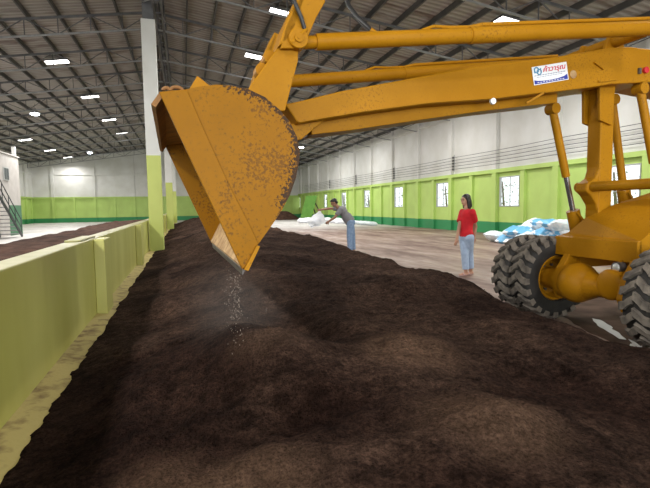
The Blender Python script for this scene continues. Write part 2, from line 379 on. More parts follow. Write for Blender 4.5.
win_y = [18.65+5.85*k for k in range(-4, 8)]
WZ0, WZ1, WW = 1.28, 2.66, .70
b = MB()
b.box(RX, RX+.1, FY, BY, 0, WZ0); b.box(RX, RX+.1, FY, BY, WZ1, roof_z(RX)+.2)
ys = [FY] + [y for w in win_y for y in (w-WW, w+WW)] + [BY]
for i in range(0, len(ys), 2): b.box(RX, RX+.1, ys[i], ys[i+1], WZ0, WZ1)
for k in range(-8, 12):
    y = 19.6+3.9*k
    if FY < y < BY: b.box(RX-.16, RX, y-.16, y+.16, 0, 6.55)
    if FY < y+1.95 < BY: b.box(RX-.13, RX, y+1.95-.13, y+1.95+.13, 0, 2.86)
b.box(RX-.17, RX, FY, BY, 2.86, 3.03)               # beam on top of the green dado
b.box(RX-.12, RX, FY, BY, 6.05, 6.25)
struct(b.build('wall_right', M['wall_r']))
for i, y in enumerate(win_y):
    f = MB()
    for z in (WZ0, WZ1-.05): f.box(RX-.02, RX+.08, y-WW, y+WW, z, z+.05)
    for yy in (y-WW, y+WW-.05): f.box(RX-.02, RX+.08, yy, yy+.05, WZ0+.05, WZ1-.05)
    for q in (1, 2): f.box(RX+.02, RX+.06, y-WW+.05, y+WW-.05, WZ0+.03+.45*q, WZ0+.05+.45*q)
    f.box(RX+.02, RX+.06, y-.015, y+.015, WZ0+.05, WZ1-.05)
    w = struct(f.build('window_%d' % (i+1), M['frame']))
    MB().box(RX+.065, RX+.07, y-WW+.04, y+WW-.04, WZ0+.04, WZ1-.04).build('pane', M['pane'], w)

b = MB()
b.prism([(LX, 0), (RX, 0), (RX, roof_z(RX)+.2), (RIDGE_X, RIDGE_Z+.2), (LX, roof_z(LX)+.2)], BY, BY+.2)
k = LX+2
while k < RX:
    b.box(k-.13, k+.13, BY-.12, BY, 0, 2.68)
    if int(round((k-LX-2)/2.1)) % 2 == 0: b.box(k-.16, k+.16, BY-.14, BY, 0, roof_z(k)+.1)
    k += 2.1
b.box(LX, RX, BY-.15, BY, 2.68, 2.85); b.box(LX, RX, BY-.12, BY, 5.3, 5.5)
struct(b.build('wall_back', M['wall_b']))
b = MB(); b.box(LX-.2, LX, FY, BY, 0, roof_z(LX)+.2)
for k in range(-8, 12):
    y = 19.2+3.8*k
    if FY < y < BY: b.box(LX, LX+.16, y-.16, y+.16, 0, 6.55)
    if FY < y+1.9 < BY: b.box(LX, LX+.13, y+1.77, y+2.03, 0, 2.68)
b.box(LX, LX+.16, FY, BY, 2.68, 2.85); b.box(LX, LX+.12, FY, BY, 5.3, 5.5)
struct(b.build('wall_left', M['wall_b']))
# front wall behind the camera with a wide unseen opening added to let light in
b = MB(); D0, D1, DH = -10, 11, 5.2
b.box(LX, D0, FY-.2, FY, 0, 6.6); b.box(D1, RX, FY-.2, FY, 0, 6.6)
b.prism([(LX, 6.6), (D0, DH), (D1, DH), (RX, 6.6), (RX, roof_z(RX)+.2), (RIDGE_X, RIDGE_Z+.2), (LX, roof_z(LX)+.2)], FY-.2, FY)
struct(b.build('wall_front', M['wall_b']))
struct(MB().box(-80, 80, -80, 140, -.45, -.22).build('trim_1', M['ground']))

# purlins and trusses
for side, xe in ((-1, LX), (1, RX)):
    n = 15
    for i in range(n+1):
        x = RIDGE_X + (xe-RIDGE_X)*(i+.25)/(n+.3)
        z = roof_z(x)
        o = MB().box(x-.028, x+.028, FY, BY, z+.02, z+.215).build('roof_purlin', M['purlin'])
        tag(o, 'dark steel purlin running the length of the %s roof slope' % ('left' if side < 0 else 'right'), 'roof beam', 'purlins under the %s roof slope' % ('left' if side < 0 else 'right'))
def truss_mesh():
    b = MB()
    for xe in (LX+.05, RX-.05):
        n = 14; top = []; bot = []
        for i in range(n+1):
            x = RIDGE_X + (xe-RIDGE_X)*i/n
            top.append(Vector((x, 0, roof_z(x)-.03))); bot.append(Vector((x, 0, roof_z(x)-.62)))
        b.beam(top[0], top[-1], .06, .08); b.mi = 1; b.beam(bot[0], bot[-1], .05, .06); b.mi = 0
        for i in range(n):
            b.beam(top[i], bot[i], .03); b.beam(bot[i], top[i+1], .03) if i % 2 else b.beam(top[i], bot[i+1], .03)
        b.beam(top[-1], bot[-1], .05)
    return b
ty = [19.6+3.9*k for k in range(-7, 11)]
proto = truss_mesh().build('roof_truss', [M['steel'], M['galv']])
for i, y in enumerate(ty):
    o = proto if i == 0 else proto.copy()
    if i: C.objects.link(o)
    o.location = (0, y, 0)
    tag(o, 'light steel lattice truss spanning the hall under the roof sheets', 'truss', 'roof trusses')
# ridge truss along the column row
b = MB()
for z in (8.6, 7.6):
    for dx in (-.12, .12): b.beam((RIDGE_X+.3+dx, FY, z), (RIDGE_X+.3+dx, BY-.2, z), .07)
y = FY
k = 0
while y < BY-1.2:
    for dx in (-.12, .12):
        b.beam((RIDGE_X+.3+dx, y, 7.6 if k % 2 else 8.6), (RIDGE_X+.3+dx, y+.95, 8.6 if k % 2 else 7.6), .04)
    b.beam((RIDGE_X+.18, y, 7.6), (RIDGE_X+.42, y, 7.6), .04); y += .95; k += 1
tag(b.build('ridge_truss', M['steel']), 'long dark lattice girder over the row of columns at the roof ridge', 'truss')
# columns
for i, (y, lab) in enumerate(((16.4, 'tall white and green square column nearest the bucket, standing in the low wall'),
                              (33.0, 'white and green square column farther along the low wall, second behind the bucket'),
                              (49.6, 'white and green square column farthest along the low wall by the back wall'))):
    r = empty('support_column', (RIDGE_X, y, 0)); tag(r, lab, 'column', 'columns along the low wall')
    MB().box(-.21, .21, -.21, .21, 0, 7.25).build('shaft', M['col'], r, bevel=.015)
    s = MB(); s.box(-.16, .16, -.13, -.11, 7.25, 8.6); s.box(-.16, .16, .11, .13, 7.25, 8.6); s.box(-.012, .012, -.11, .11, 7.25, 8.6)
    tag(s.build('steel_head', M['steel'], r), 'dark steel stub on top')
# diagonal stays seen at the first column head
for i in (0, 1):
    tag(MB().tube([(RIDGE_X-.1, 16.2, 7.75), (RIDGE_X-5.2+i*11.0, 9.0, roof_z(RIDGE_X-5.2+i*11)-.35)], .022, 8).build('roof_stay', M['galv']),
        'thin pale stay rod running from the column head to the %s' % ('left roof slope' if i == 0 else 'right roof slope'), 'rod')

# low dividing wall with buttresses and ledge
DX0, DX1, DZ = -1.33, -1.12, 1.03
b = MB(); b.box(DX0, DX1, -6, 52, 0, DZ)
y = .8
pil = [1.3, 6.9, 12.4, 18.3, 23.6, 28.9, 34.3, 39.6, 44.9]
for y in pil: b.box(DX1, DX1+.13, y-.22, y+.3, 0, DZ-.01)
b.box(DX0, DX1-.04, 6.1, 7.1, DZ, DZ+.022)
struct(b.build('wall_divider', M['divider'], bevel=.012))
b = MB(); n = 120
for i in range(n):
    y0 = -6+58*i/n; y1 = -6+58*(i+1)/n
    b.hexa([(DX1,y0,0),(-.78,y0,0),(-.78,y1,0),(DX1,y1,0)], [(DX1,y0,.07),(-.78,y0,.03),(-.78,y1,.03),(DX1,y1,.07)])
struct(b.build('baseboard_divider', M['ledge']))

# ------------------------------------------------------------------ soil pile
def gs(x, y, cx, cy, rx, ry, h, a=0):
    dx, dy = x-cx, y-cy
    c, s_ = math.cos(a), math.sin(a); u, v = dx*c+dy*s_, -dx*s_+dy*c
    return h*math.exp(-(u/rx)**2-(v/ry)**2)
def smooth(t): t = max(0, min(1, t)); return t*t*(3-2*t)
def pile_z(x, y):
    e = noise.noise((x*.2, y*.9, 3))*.12 + noise.noise((0, y*3.1, 5))*.05
    el = noise.noise((0, y*1.3, 11))*.05 + noise.noise((0, y*6.1, 15))*.03 + noise.noise((x*9, y*9, 6))*.03
    left = x + .95 + el
    foot = 4.0 + .15*smooth((y-8)/8) + e
    crest = .27 + .10*smooth((y-2.4)/1.3) + .06*smooth((y-4.5)/2) + .13*smooth((y-6)/4) + .05*smooth((y-14)/14)
    rise = .05 + (crest-.05)*smooth((left+.2)/2.4)
    rise = -.05 + (rise+.05)*smooth(left/.09+.5) if left < .05 else rise
    right = (foot - x)/.75
    base = -.06 + (rise+.06)*smooth(right)
    endf = smooth((46 + noise.noise((x*.5, 1, 1))*1.5 - y)/2.5)
    w = smooth(left/.6)*smooth(right*1.1)
    h = base + w*(noise.noise((x*.55, y*.4, 0))*.13 + noise.noise((x*1.7, y*1.4, 2))*.07 + noise.noise((x*4.5, y*4, 4))*.034 + noise.noise((x*12, y*12, 8))*.016 + noise.noise((x*32, y*32, 9))*.010)
    h += w*(gs(x, y, 1.40, 1.95, .42, .22, .15, .25) + gs(x, y, .15, 2.05, .45, .22, .06) + gs(x, y, 1.55, 3.2, .55, .3, .14)
            - gs(x, y, 1.0, 3.9, .22, .6, .15, .3) + gs(x, y, .45, 3.4, .3, .7, .15, .25) - gs(x, y, .8, 2.5, .5, .18, .05)
            - gs(x, y, 2.3, 2.4, .4, .3, .07) + gs(x, y, 2.4, 5.2, 1.0, .5, .08))
    return max(-.06, -.06 + (h+.06)*endf)
b = MB()
xs = [-1.08 + 5.6*i/250 for i in range(251)]
yy = [-3.0]
while yy[-1] < 48:
    y = yy[-1]; yy.append(y + max(.022, .012*max(0, y)**1.25 if y > 0 else .06))
for y in yy:
    for x in xs: b.v.append(Vector((x, y, pile_z(x, y))))
nx = len(xs)
for j in range(len(yy)-1):
    for i in range(nx-1): b.face((j*nx+i, j*nx+i+1, (j+1)*nx+i+1, (j+1)*nx+i))
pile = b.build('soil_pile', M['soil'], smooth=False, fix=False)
for p in pile.data.polygons: p.use_smooth = True
tag(pile, 'long dark brown heap of loose compost filling the bay beside the low wall', 'soil', kind='stuff')
# loose clods on the pile
b = MB()
for k in range(1500):
    y = .9 + 9*random.random()**1.8; x = -.6 + 4.2*random.random()
    z = pile_z(x, y)
    if z < .02: continue
    r = random.uniform(.004, .011)
    b.ball((x, y, z+r*.1), (r*random.uniform(.7, 1.3), r*random.uniform(.7, 1.3), r*random.uniform(.6, 1)), 5, 3)
for k in range(2200):
    y = 1.1 + 4.5*random.random()**1.5; x = -.5 + 4.0*random.random(); z = pile_z(x, y)
    if z < .02: continue
    r = random.uniform(.002, .0055); b.ball((x, y, z+r*.4), (r*random.uniform(.7, 1.6), r*random.uniform(.7, 1.6), r), 4, 3)
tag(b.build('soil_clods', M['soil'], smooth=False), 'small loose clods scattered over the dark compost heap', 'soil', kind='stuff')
# the brown heap on the other side of the low wall
def heap2(x, y):
    edge = -6.3 + noise.noise((0, y*.35, 2))*.5
    t = (x - edge)/1.5
    endf = smooth((45 - y)/4)
    h = .52*smooth(t)*endf
    h += smooth(t)*endf*(noise.noise((x*.7, y*.6, 7))*.12 + noise.noise((x*3, y*3, 1))*.04)
    return max(-.05, h-.03)
b = MB(); n1, n2 = 60, 330
for j in range(n2+1):
    y = -4 + 51*j/n2
    for i in range(n1+1):
        x = DX0 - .01 - 5.6*(1-i/n1); b.v.append(Vector((x, y, heap2(x, y))))
for j in range(n2):
    for i in range(n1): b.face((j*(n1+1)+i, j*(n1+1)+i+1, (j+1)*(n1+1)+i+1, (j+1)*(n1+1)+i))
o = b.build('soil_bank', M['soil2'], fix=False)
for p in o.data.polygons: p.use_smooth = True
tag(o, 'brown bank of compost against the far side of the low wall', 'soil', kind='stuff')
# small brown heap by the back wall
c = at_y(284, 212, 53)
b = MB(); n = 36
for j in range(13):
    for i in range(n):
        a = 2*math.pi*i/n; rr = 3.4*j/12*(1+.12*noise.noise((math.cos(a)*1.5, math.sin(a)*1.5, 0)))
        h = 1.15*smooth(1-j/12) + noise.noise((rr*math.cos(a), rr*math.sin(a), 5))*.12 - .03
        b.v.append(Vector((rr*math.cos(a), rr*math.sin(a)*.8, max(-.05, h))))
for j in range(12):
    for i in range(n): i2 = (i+1) % n; b.face((j*n+i, j*n+i2, (j+1)*n+i2, (j+1)*n+i))
o = b.build('soil_mound', M['soil2'], smooth=True); o.location = (c.x, c.y, 0); o.scale = (.75, .75, .85)
tag(o, 'small brown mound of soil on the far floor behind the bucket', 'soil', kind='stuff')

# ------------------------------------------------------------------ the loader
LO = Vector((4.25, 4.15, 0)); LB = Vector((4.6, 4.44, .05)); LR = R(1.4)   # chassis and boom reference points
EX = Vector((math.cos(LR), math.sin(LR), 0)); EY = Vector((-math.sin(LR), math.cos(LR), 0))
BO = Vector(((LB-LO).dot(EX), (LB-LO).dot(EY), .05)); REF = LB
def lp(px, py, lat):
    d = ray(px, py); t = (lat - (CAM-REF).dot(EY)) / d.dot(EY); p = CAM + d*t - REF
    return (p.dot(EX), p.z)
def lp3(px, py, lat): x, z = lp(px, py, lat); return Vector((x, lat, z))
L = empty('wheel_loader', LO, LR)
tag(L, 'yellow long-boom wheel loader tipping its bucket over the compost heap', 'loader')
Y = M['yellow']
# --- bucket
BW = 1.22
outl = [(159,92),(172,90.5),(185,89.5),(200,86.5),(216,84.5),(232,85.5),(248,89),(265,97),(280,110),(290,122),(297,137),(300,150),(299,163),(296,178),(290,195),(282,210),(272,225),(262,239),(257,246)]
pr = [lp(x, y, -BW) for x, y in outl]
lipn = lp(242, 269, -BW); tip = lp(243.5, 276, -BW)
side = pr + [lp(245, 268, -BW), lipn]
cx = sum(p[0] for p in side)/len(side); cz = sum(p[1] for p in side)/len(side)
bc = lp(236, 152, -BW); wa, wb_ = lp(187, 90, -BW), lp(257, 243, -BW); wn = Vector((wb_[1]-wa[1], -(wb_[0]-wa[0]))).normalized(); wn = wn if wn.x > 0 else -wn
M['bucket'] = yellow_paint('bucket_yellow', .92, .35, cols=((.235, .098, .001), (.29, .122, .0015)), rim=(bc[0], bc[1], .305, 9.0, (wn.x*wa[0]+wn.y*wa[1], wn.x, wn.y)))
b = MB()
def shell(b, path, th, y0, y1):
    # thickened open path, extruded in y; inner side gets material slot 1
    n = len(path); inn = []
    for i, p in enumerate(path):
        a = path[max(i-1, 0)]; c_ = path[min(i+1, n-1)]
        t = Vector((c_[0]-a[0], c_[1]-a[1])).normalized(); nrm = Vector((t.y, -t.x))
        if nrm.dot(Vector((cx-p[0], cz-p[1]))) < 0: nrm = -nrm
        inn.append((p[0]+nrm.x*th, p[1]+nrm.y*th))
    s0 = len(b.v)
    for y in (y0, y1):
        b.v += [Vector((p[0], y, p[1])) for p in path] + [Vector((p[0], y, p[1])) for p in inn]
    for i in range(n-1):
        b.mi = 0; b.face((s0+i, s0+i+1, s0+2*n+i+1, s0+2*n+i))
        b.mi = 1; b.face((s0+n+i+1, s0+n+i, s0+3*n+i, s0+3*n+i+1))
        b.mi = 0; b.face((s0+i+1, s0+i, s0+n+i, s0+n+i+1)); b.face((s0+2*n+i, s0+2*n+i+1, s0+3*n+i+1, s0+3*n+i))
    for i in (0, n-1): b.mi = 0; b.face((s0+i, s0+n+i, s0+3*n+i, s0+2*n+i))
shell(b, pr + [lp(246, 267, -BW)], .022, -BW+.01, BW-.01)
bucket = b.build('bucket', [M['bucket'], M['inside']], L)
tag(bucket, 'scuffed yellow bucket with its mouth turned down')
for s_ in (-1, 1):
    q = MB(); q.prism(side, s_*BW, s_*(BW-.03))
    q.build('bucket_side_plate', M['bucket'], bucket)
    # stiffening strip along the mouth
    st = [lp(159.5,93,-BW), lp(187,90.5,-BW), lp(203,128,-BW), lp(228,183,-BW), lp(250,226,-BW), lp(258,243,-BW), lp(245.5,266,-BW), lipn]
    q = MB(); q.prism(st, s_*(BW+.001), s_*(BW+.014)); q.build('side_cutter', M['bucket'], bucket, bevel=.003)
    q = MB(); q.prism([lp(256,245,-BW), lp(259,246,-BW), lp(247.5,270,-BW), lp(243.5,269,-BW)], s_*(BW+.04), s_*(BW-.02)); q.build('corner_edge', Y, bucket)
# drooping spill guard over the mouth
g0, g1 = lp(159.5, 92, -BW), lp(151, 104, -BW)
q = MB(); dv = Vector((g1[0]-g0[0], g1[1]-g0[1])).normalized(); nn = Vector((-dv.y, dv.x))*.03
q.prism([g0, g1, (g1[0]+nn.x, g1[1]+nn.y), (g0[0]+nn.x, g0[1]+nn.y)], -BW, BW); q.build('spill_guard', M['inside'], bucket)
# cutting lip
q = MB(); e0 = lp(257, 246, -BW); q.prism([e0, tip, lipn, lp(252, 246, -BW)], -BW+.03, BW-.03); q.build('cutting_edge', M['worn'], bucket)
q = MB(); i0, i1 = lp(241.0, 264.5, -BW+.04), lp(224, 228, -BW+.04)
bt0 = lp(243, 266, -BW); bt1 = lp(266, 226, -BW); 
# soil-stained plate inside the lip
u = Vector((bt1[0]-lipn[0], bt1[1]-lipn[1])).normalized(); v = Vector((lp(200,180,-BW)[0]-lipn[0], lp(200,180,-BW)[1]-lipn[1])).normalized()
vo = lambda su, sv: (lipn[0]+u.x*su+v.x*sv, lipn[1]+u.y*su+v.y*sv)
q.prism([vo(.0, .012), vo(.0, .03), vo(.42, .055), vo(.42, .03)], -BW+.035, BW-.035)
q.build('soil_crust', M['lipdirt_holelight'], bucket)
# hooks and bracket on the bucket top
for k, (a, c_) in enumerate(((163, 170), (171, 183))):
    q = MB(); p0 = lp(a, 90.5, -BW); p1 = lp(c_, 89.5, -BW); mx = (p0[0]+p1[0])/2; rx = (p1[0]-p0[0])/2
    q.tube([(mx-rx*math.cos(t), -BW+.1, p0[1]+.025+(.6 if k else .75)*rx*math.sin(t)) for t in [math.pi*i/10 for i in range(11)]], .011, 8); q.build('lifting_hook', M['inside'], bucket)
q = MB(); q.prism([lp(188,92,-.95), lp(197,77,-.95), lp(215,91,-.95)], -.98, -.93); q.build('top_gusset', Y, bucket)
# --- gusset brackets and lever arms behind the bucket
for s_ in (-1, 1):
    y0 = s_*.62
    q = MB(); q.prism([lp(244,96,-.62), lp(250,86,-.62), lp(270,58,-.62), lp(283,41,-.62), lp(297,47,-.62), lp(297,62,-.62), lp(289,92,-.62), lp(284,112,-.62), lp(268,112,-.62)], y0-.04, y0+.04)
    br = q.build('bucket_bracket', Y, L, bevel=.008)
    for (px, py) in ((271,55), (263,68)):
        x, z = lp(px, py, -.62); MB().tube([(x, y0+.04, z), (x, y0+.16, z)], .05, 16).build('bracket_boss', Y, br)
    q = MB(); q.prism([lp(278,52,-.62), lp(283,30,-.62), lp(298,0,-.62), lp(306,-18,-.62), lp(319,-18,-.62), lp(322,6,-.62), lp(313,22,-.62), lp(300,52,-.62)], y0-.09, y0-.05 if s_ < 0 else y0+.05)
    ar = q.build('lever_arm', Y, L, bevel=.008)
    q = MB(); q.prism([lp(276,50,-.62), lp(283,27,-.62), lp(298,-4,-.62), lp(305,-20,-.62), lp(309,-18,-.62), lp(289,40,-.62)], y0-.09, y0+.20); q.build('arm_web', Y, ar, bevel=.006)
    x, z = lp(295, 43, -.62)
    q = MB(); q.tube([(x, y0-.12, z), (x, y0+.12, z)], .075, 24); q.build('pin_boss', Y, ar, smooth=True, bevel=.006)
    q = MB(); q.tube([(x, y0-.135, z), (x, y0-.115, z)], .034, 20); q.tube([(x, y0-.14, z), (x, y0-.13, z)], .014, 10); q.build('pivot_pin', Y, ar, smooth=True)
x, z = lp(271, 74, -.62)
MB().tube([(x, -.62, z), (x, .62, z)], .06, 18).build('cross_tube', Y, L, smooth=True)
# --- tilt cylinders
for s_ in (-1, 1):
    y0 = s_*.62
    a = lp3(295, 43, -.62); e = lp3(652, 28, -.62); a.y = e.y = y0
    d = (e-a); p1 = a+d*.03; 
    q = MB(); q.tube([a+d*.012, a+d*.045], .05, 18); q.tube([a+d*.045, a+d*.05, a+d*.42, a+d*.425], [.062, .064, .064, .062], 24)
    q.tube([a+d*.425, a+d*1.0], .07, 24)
    cyl = q.build('tilt_cylinder', Y, L, smooth=True)
    q = MB(); up = Vector((0, 0, .085))
    q.tube([a+d*.43+up*.85, a+d*.46+up*1.05, a+d*.7+up*1.08, a+d*1.0+up*1.1], .018, 10); q.tube([a+d*.3+up*.7, a+d*.33+up*1.05, a+d*.37+up*.9, a+d*.43+up*.86], .014, 8)
    q.build('feed_pipe', Y, cyl, smooth=True)
    if s_ < 0:
        h0 = lp3(372, 31, -.62); h1 = lp3(358, 18, -.5); h2 = lp3(349, 6, -.3); h3 = lp3(341, -18, .05)
        q = MB(); q.tube([h0, h0.lerp(h1, .5), h1, h2, h2.lerp(h3, .5), h3], .019, 10); tag(q.build('hydraulic_hose', M['hose'], cyl, smooth=True), 'black hydraulic hose')
        h0 = lp3(305, 30, -.72); h1 = lp3(301, 17, -.74); h2 = lp3(295, 3, -.74); h3 = lp3(288, -18, -.7)
        q = MB(); q.tube([h0, h1, h2, h3], .016, 10); tag(q.build('hydraulic_hose', M['hose'], cyl, smooth=True), 'black hydraulic hose')
        q = MB(); q.tube([lp3(306,29,-.72), lp3(303,33,-.73), lp3(296,38,-.73), lp3(292,43,-.73)], .016, 8); q.build('hose_fitting', Y, cyl, smooth=True)
        q = MB(); q.tube([lp3(370,30,-.62), lp3(377,35,-.62)], .024, 10); q.build('hose_fitting', Y, cyl, smooth=True)
# --- boom
HB = .26
topl = [(285,104),(300,101),(341,91),(412,78),(450,71),(480,65.5),(525,60.5),(560,56),(610,47.5),(630,46.5),(652,49)]
botl = [(652,82),(612,84),(590,87.5),(545,93),(493,99.5),(428,104),(360,113),(298,123.5)]
bo = [lp(x, y, -HB) for x, y in topl] + [lp(800, 75, -HB), lp(800, 112, -HB)] + [lp(x, y, -HB) for x, y in botl]
q = MB(); q.prism(bo, -HB, HB); boom = q.build('boom', Y, L, bevel=.012)
# weld seam strip along lower edge of the boom
q = MB(); pb = [lp(x, y, -HB) for x, y in botl[3:]]; 
for i in range(len(pb)-1): q.beam((pb[i][0], -HB-.004, pb[i][1]+.014), (pb[i+1][0], -HB-.004, pb[i+1][1]+.014), .014, .03, up=(0, 1, 0))
q.build('weld_seam', Y, boom)
q = MB(); q.prism([lp(311,135,-.05), lp(350,130.5,-.05), lp(428,119,-.05), lp(480,111.5,-.05), lp(524,106.5,-.05), lp(556,103,-.05), lp(556,90,-.05), lp(428,98,-.05), lp(311,115,-.05)], -.07, .25); q.build('lower_flange', Y, boom, bevel=.006)
# boom end piece running into the bucket hinge
q = MB(); q.prism([lp(296,124,-.1), lp(324,120,-.1), lp(300,140,-.1), lp(270,150,-.1), lp(270,128,-.1)], -.16, .16); q.build('boom_nose', Y, boom, bevel=.008)
q = MB(); q.beam(lp3(594, 62.5, -HB-.006), lp3(603, 69, -HB-.006), .02, .035, up=(0, 1, 0)); q.build('weld_pad', Y, boom)
q = MB(); q.beam(lp3(598, 81.5, -HB-.006), lp3(617, 79, -HB-.006), .02, .02, up=(0, 1, 0)); q.build('weld_pad', Y, boom)
q = MB(); q.beam(lp3(526, 103, -HB+.05), lp3(543, 93, -HB-.006), .02, .03, up=(0, 1, 0)); q.build('brace', Y, boom)
x, z = lp(573, 74.5, -HB); q = MB(); q.tube([(x, -HB-.006, z), (x, -HB+.01, z)], .042, 16); tag(q.build('pin_hole_light', M['lipdirt_holelight'], boom), 'round pin hole with painted light showing through')  # pale disc stands in for light seen through the hole
x, z = lp(492, 101.5, -HB); q = MB(); q.tube([(x, -HB-.025, z), (x, -HB, z)], .03, 14); q.build('grease_cap', M['signwhite'], boom)
x, z = lp(644.5, 70.5, -HB); q = MB(); q.tube([(x, -HB-.03, z), (x, -HB, z)], .034, 18); rf = q.build('reflector', M['reflector'], boom); tag(rf, 'round red reflector')
x, z = lp(641, 71.5, -HB); q = MB(); q.box(x-.05, x-.02, -HB-.025, -HB, z-.03, z+.03); q.build('reflector_bracket', M['worn'], rf)
ce = lp3(652, 28, -.62); bz = lp(650, 49, -HB)[1]
q = MB(); q.tube([(ce.x, -.74, ce.z), (ce.x, .74, ce.z)], .06, 18); cm = q.build('cylinder_mount', Y, boom, smooth=True)
for y0 in (-.2, .16): q = MB(); q.prism([(ce.x-.16, bz-.08), (ce.x-.07, ce.z+.07), (ce.x+.07, ce.z+.07), (ce.x+.2, bz-.08)], y0, y0+.04); q.build('mount_plate', Y, cm, bevel=.006)
# sticker with writing
sc = [lp3(534, 85.5, -HB-.004), lp3(568.5, 79.5, -HB-.004), lp3(566.5, 61.8, -HB-.004), lp3(532, 67.2, -HB-.004)]
sx = (sc[1]-sc[0]); sy = (sc[3]-sc[0]); W_, H_ = sx.length, sy.length; ux = sx.normalized(); uy = (sy-ux*sy.dot(ux)).normalized(); H_ = sy.dot(uy)
smat = Matrix((ux, uy, ux.cross(uy))).transposed().to_4x4(); smat.translation = sc[0]
def flat(name, m, polys, dep, parent=None):
    q = MB()
    for po in polys: q.hexa([(x*W_, y*H_, 0) for x, y in po], [(x*W_, y*H_, dep) for x, y in po])
    o = q.build(name, m, parent)
    if parent is not None and parent.name.startswith('boom'): o.matrix_local = smat
    return o
stk = flat('sticker', M['signwhite'], [[(0,0),(1,0),(1,1),(0,1)]], .003, boom); tag(stk, 'white sticker with red Thai lettering and a blue band')
flat('blue_band', M['signblue'], [[(.02,.04),(.98,.04),(.98,.34),(.88,.24),(.7,.18),(.5,.16),(.3,.17),(.12,.21),(.02,.27)]], .004, stk)
flat('small_print', M['signgrey'], [[(.04+i*.075,.475),(.04+i*.075+.06,.475),(.04+i*.075+.06,.52),(.04+i*.075,.52)] for i in range(12)] + [[(.10+i*.075,.385),(.10+i*.075+.06,.385),(.10+i*.075+.06,.415),(.10+i*.075,.415)] for i in range(10)], .004, stk)
flat('small_print', M['signwhite'], [[(.10+i*.08,.09),(.10+i*.08+.05,.09),(.10+i*.08+.05,.125),(.10+i*.08,.125)] for i in range(10)], .0048, stk)
q = MB()
for cx_, cy_, rr in ((.12, .80, .058), (.19, .68, .058)):
    pts = [(cx_*W_+rr*W_*math.cos(2*math.pi*i/20), cy_*H_+rr*W_*math.sin(2*math.pi*i/20), .004) for i in range(21)]; q.tube(pts, .0065, 6)
q.beam((.06*W_, .92*H_, .004), (.06*W_, .64*H_, .004), .012, .003); q.beam((.24*W_, .88*H_, .004), (.24*W_, .58*H_, .004), .012, .003)
q.build('emblem', M['signteal'], stk)
fc = bpy.data.curves.new('lettering', 'FONT'); fc.body = 'ค้าวารุณ'; fc.size = .12; fc.extrude = .001; fc.shear = .25; fc.offset = .0022
fo = bpy.data.objects.new('lettering', fc); C.objects.link(fo); fo.parent = stk; fc.materials.append(M['signred'])
bpy.context.view_layer.update()
ev = fo.evaluated_get(bpy.context.evaluated_depsgraph_get()); me = bpy.data.meshes.new_from_object(ev); C.objects.unlink(fo); bpy.data.objects.remove(fo)
xs_ = [v.co.x for v in me.vertices] or [0, 1]; zs_ = [v.co.y for v in me.vertices] or [0, 1]
kx = .66*W_/max(1e-4, max(xs_)-min(xs_)); ky = .42*H_/max(1e-4, max(zs_)-min(zs_))
for v in me.vertices: v.co.x = .30*W_+(v.co.x-min(xs_))*kx; v.co.y = .54*H_+(v.co.y-min(zs_))*ky; v.co.z += .004
lo = bpy.data.objects.new('lettering', me); C.objects.link(lo); lo.parent = stk
if not me.materials: me.materials.append(M['signred'])
# --- mast
xm, _ = lp(600, 150, -.09)
zt = lp(605, 90, 0)[1]
q = MB(); q.box(xm, xm+.19, -.09, .09, .85, zt+.05); mast = q.build('mast', Y, L, bevel=.01)
q = MB(); zc = lp(590, 120, -.1)[1]
for y0 in (-.125, .09): q = MB(); q.prism([(xm-.05, zc), (xm+.12, zc-.05), (xm+.16, zt+.05), (xm-.07, zt+.05)], y0, y0+.035); q.build('mast_clevis', Y, mast, bevel=.005)
q = MB(); _, zz = lp(590, 187, 0); q.prism([(xm+.02, zz+.28), (xm-.04, zz+.1), (xm-.16, zz+.03), (xm-.17, zz-.05), (xm-.1, zz-.1), (xm-.02, zz-.2), (xm+.02, zz-.34)], -.085, .085); q.build('mast_gusset', Y, mast, bevel=.02)
q = MB(); q.tube([(xm-.08, .13, zz), (xm-.08, -1.0, zz)], .055, 20); q.build('cross_bar', Y, mast, smooth=True)
# --- lift cylinders
def lift(top, mid, bot, lat0, lat1, chrome=True):
    a, c_ = lp3(*top, lat0), lp3(*bot, lat1); t_ = mid
    p1 = a.lerp(c_, t_[0]); p2 = a.lerp(c_, t_[1])
    q = MB(); q.tube([a, p1], .045, 18); q.tube([a+Vector((0, -.06, 0)), a+Vector((0, .06, 0))], .062, 18); cy = q.build('lift_cylinder', Y, L, smooth=True)
    q = MB(); q.tube([p1, p2], .031, 16); tag(q.build('piston_rod', M['chrome'], cy, smooth=True), 'bare chrome rod')
    q = MB(); q.tube([p2, c_], .075, 20); q.build('barrel', Y, cy, smooth=True)
    q = MB(); q.tube([p2+Vector((-.02,-.09,-.03)), p2.lerp(c_,.3)+Vector((.03,-.11,0)), p2.lerp(c_, .8)+Vector((.06,-.12,0))], .014, 8); q.build('feed_pipe', Y, cy, smooth=True)
lift((552.5, 109), (.48, .73), (580, 246), .2, .25)
lift((612, 100), (.62, .63), (630, 240), .2, .25)
lift((640, 89), (.55, .8), (664, 222), -.22, -.3)
